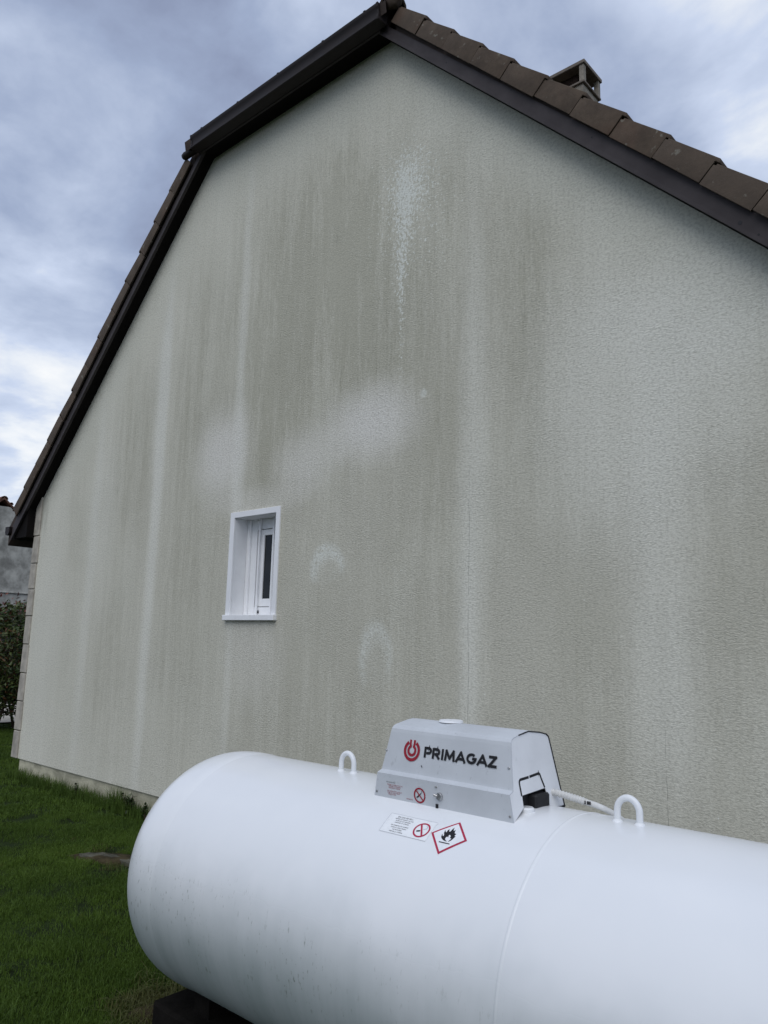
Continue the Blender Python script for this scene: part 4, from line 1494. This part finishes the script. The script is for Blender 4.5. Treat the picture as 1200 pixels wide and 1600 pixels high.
# ------------------------------------------------------------------ grass
def blades(n_b, radius, h0, h1, width, seed, lean=.5):
    r = random.Random(seed)
    verts, faces = [], []
    for i in range(n_b):
        x, y = r.uniform(-radius, radius), r.uniform(-radius, radius)
        hh = r.uniform(h0, h1)
        a = r.uniform(0, 2 * math.pi)
        b_ = r.uniform(0, 2 * math.pi)
        ln = abs(r.gauss(0, lean)) * hh
        dx, dy = math.cos(a) * ln, math.sin(a) * ln
        wx, wy = math.cos(b_) * width / 2, math.sin(b_) * width / 2
        k = len(verts)
        verts += [(x - wx, y - wy, -.01), (x + wx, y + wy, -.01),
                  (x + dx * .35 - wx * .8, y + dy * .35 - wy * .8, hh * .55), (x + dx * .35 + wx * .8, y + dy * .35 + wy * .8, hh * .55),
                  (x + dx, y + dy, hh * (1 - .25 * min(1, ln / hh)))]
        faces += [(k, k + 1, k + 3, k + 2), (k + 2, k + 3, k + 4)]
    me = bpy.data.meshes.new('grass_clump')
    me.from_pydata(verts, [], faces)
    me.update()
    return me


def scatter(name, pts, src_mesh, mat, smin, smax, seed):
    """points carried by a mesh, a clump set on each of them by geometry nodes"""
    src_mesh.materials.append(mat)
    so = bpy.data.objects.new('grass_clump', src_mesh)          # source, linked to no collection
    me = bpy.data.meshes.new(name)
    me.from_pydata([tuple(p) for p in pts], [], [])
    o = bpy.data.objects.new(name, me)
    COL.objects.link(o)
    o['kind'] = 'stuff'
    ng = bpy.data.node_groups.new(name, 'GeometryNodeTree')
    ng.interface.new_socket('Geometry', in_out='INPUT', socket_type='NodeSocketGeometry')
    ng.interface.new_socket('Geometry', in_out='OUTPUT', socket_type='NodeSocketGeometry')
    N = ng.nodes
    gi_, go = N.new('NodeGroupInput'), N.new('NodeGroupOutput')
    inst = N.new('GeometryNodeInstanceOnPoints')
    oi = N.new('GeometryNodeObjectInfo')
    oi.inputs['Object'].default_value = so
    oi.inputs['As Instance'].default_value = True
    rv = N.new('FunctionNodeRandomValue'); rv.data_type = 'FLOAT_VECTOR'
    rv.inputs['Min'].default_value = (-.08, -.08, 0)
    rv.inputs['Max'].default_value = (.08, .08, 6.283)
    rv.inputs['Seed'].default_value = seed
    rs = N.new('FunctionNodeRandomValue'); rs.data_type = 'FLOAT'
    rs.inputs[2].default_value = smin
    rs.inputs[3].default_value = smax
    rs.inputs['Seed'].default_value = seed + 1
    L = ng.links
    L.new(gi_.outputs[0], inst.inputs['Points'])
    L.new(oi.outputs['Geometry'], inst.inputs['Instance'])
    L.new(rv.outputs[0], inst.inputs['Rotation'])
    L.new(rs.outputs[1], inst.inputs['Scale'])
    L.new(inst.outputs[0], go.inputs[0])
    md = o.modifiers.new('scatter', 'NODES')
    md.node_group = ng
    o['label'] = 'short dark green lawn grass'
    return o


def lawn_points(x0, x1, y0, y1, dens, seed):
    g = np.random.default_rng(seed)
    n_p = int((x1 - x0) * (y1 - y0) * dens)
    p = np.stack([g.uniform(x0, x1, n_p), g.uniform(y0, y1, n_p)], 1)
    k = np.ones(n_p, bool)
    # not inside the house, on the path, on bare patches, on the blocks
    k &= ~((p[:, 0] > XWL - .02) & (p[:, 0] < XWR + .02) & (p[:, 1] > D - .10) & (p[:, 1] < D + 11.1))
    k &= ~((p[:, 0] > -19.8) & (p[:, 0] < -15.45))
    for cx, cy, rx, ry, rot in ((-5.72, 3.34, .34, .13, .5), (-3.30, 2.22, .11, .10, .9)):
        dx, dy = p[:, 0] - cx, p[:, 1] - cy
        u = dx * math.cos(rot) + dy * math.sin(rot)
        v = -dx * math.sin(rot) + dy * math.cos(rot)
        dd = (u / rx) ** 2 + (v / ry) ** 2
        k &= dd + g.uniform(-.35, .45, n_p) > 1.0
    for bx0, bx1 in ((-3.16, -2.63), (-.75, -.22)):
        k &= ~((p[:, 0] > bx0) & (p[:, 0] < bx1) & (p[:, 1] > 2.0) & (p[:, 1] < 2.75))
    p = p[k]
    z = np.array([0.012 * mnoise.noise(Vector((a * .7, b_ * .7, 0))) for a, b_ in p])
    return np.column_stack([p, z - .004])


scatter('grass', lawn_points(-7.5, .8, 1.0, D + .1, 55, 1), blades(480, .13, .014, .036, .0027, 1), M_GRASS, .75, 1.25, 3)
scatter('grass', lawn_points(-15.4, -7.5, 1.0, 10.5, 34, 2), blades(300, .16, .018, .046, .0050, 2), M_GRASS, .75, 1.25, 5)
scatter('grass', lawn_points(-7.5, 3.0, -3.0, 1.0, 16, 8), blades(170, .18, .025, .055, .007, 4), M_GRASS, .75, 1.25, 9)
scatter('grass', lawn_points(-42, -19.8, 0, 34, 3, 6), blades(220, .42, .03, .07, .02, 6), M_GRASS, .8, 1.3, 12)
# longer, uncut blades along the plinth and round the blocks
g = np.random.default_rng(9)
tp = []
for i in range(420):
    x = g.uniform(XWL - .15, XWR)
    if mnoise.noise(Vector((x * 2.1, 3.3, 0))) + g.uniform(-.5, .5) > -.05:
        tp.append((x, D - .03 - abs(g.normal(0, .05)), -.004))
tp += [(x, D - .04 - abs(g.normal(0, .03)), -.004) for x in g.uniform(XWL, -6.6, 240)]
o = scatter('long_grass', tp, blades(16, .035, .06, .19, .0042, 21, .38), M_TUFT, .5, 1.15, 22)
o['label'] = 'uncut longer grass along the foot of the plinth'
o = scatter('long_grass', [(a, b_, 0) for a, b_ in zip(g.normal(-7.25, .16, 16), D - .03 - abs(g.normal(0, .03, 16)))], blades(14, .03, .12, .26, .0045, 24, .3), M_TUFT, .7, 1.2, 25)
o['label'] = 'uncut longer grass along the foot of the plinth'
lp = lawn_points(-13, -3.0, 1.0, D - .2, 9, 41)
lp = np.array([q for q in lp if mnoise.noise(Vector((q[0] * 1.3, q[1] * 1.3, 7))) > -.05])
o = scatter('tall_grass', lp, blades(26, .05, .035, .085, .0034, 42, .5), M_TUFT, .6, 1.2, 43)
o['label'] = 'scattered taller tufts in the mown lawn'
lp = lawn_points(-13, -3.0, 1.0, D - .2, 4, 44)
lp = np.array([q for q in lp if mnoise.noise(Vector((q[0] * .9, q[1] * .9, 3))) > .08])
o = scatter('dead_grass', lp, blades(16, .07, .012, .035, .0034, 45, 1.4), M_DRY, .6, 1.2, 46)
o['label'] = 'scattered dead blades lying in the lawn'
dp = [(a, b_, 0) for a, b_ in zip(g.normal(-3.36, .11, 70), g.normal(2.27, .11, 70)) if not (-3.15 < a < -2.64 and 2.03 < b_ < 2.72)]
o = scatter('dry_grass', dp, blades(40, .05, .02, .075, .004, 27, .9), M_DRY, .7, 1.2, 28)
o['label'] = 'yellowed dry grass beside the concrete block'
dp = [(a, b_, 0) for a, b_ in zip(g.normal(-5.72, .24, 60), g.normal(3.33, .08, 60))]
o = scatter('dry_grass', dp, blades(22, .05, .02, .05, .004, 29, .9), M_DRY, .6, 1.1, 30)
o['label'] = 'yellowed dry grass round the lawn stones'
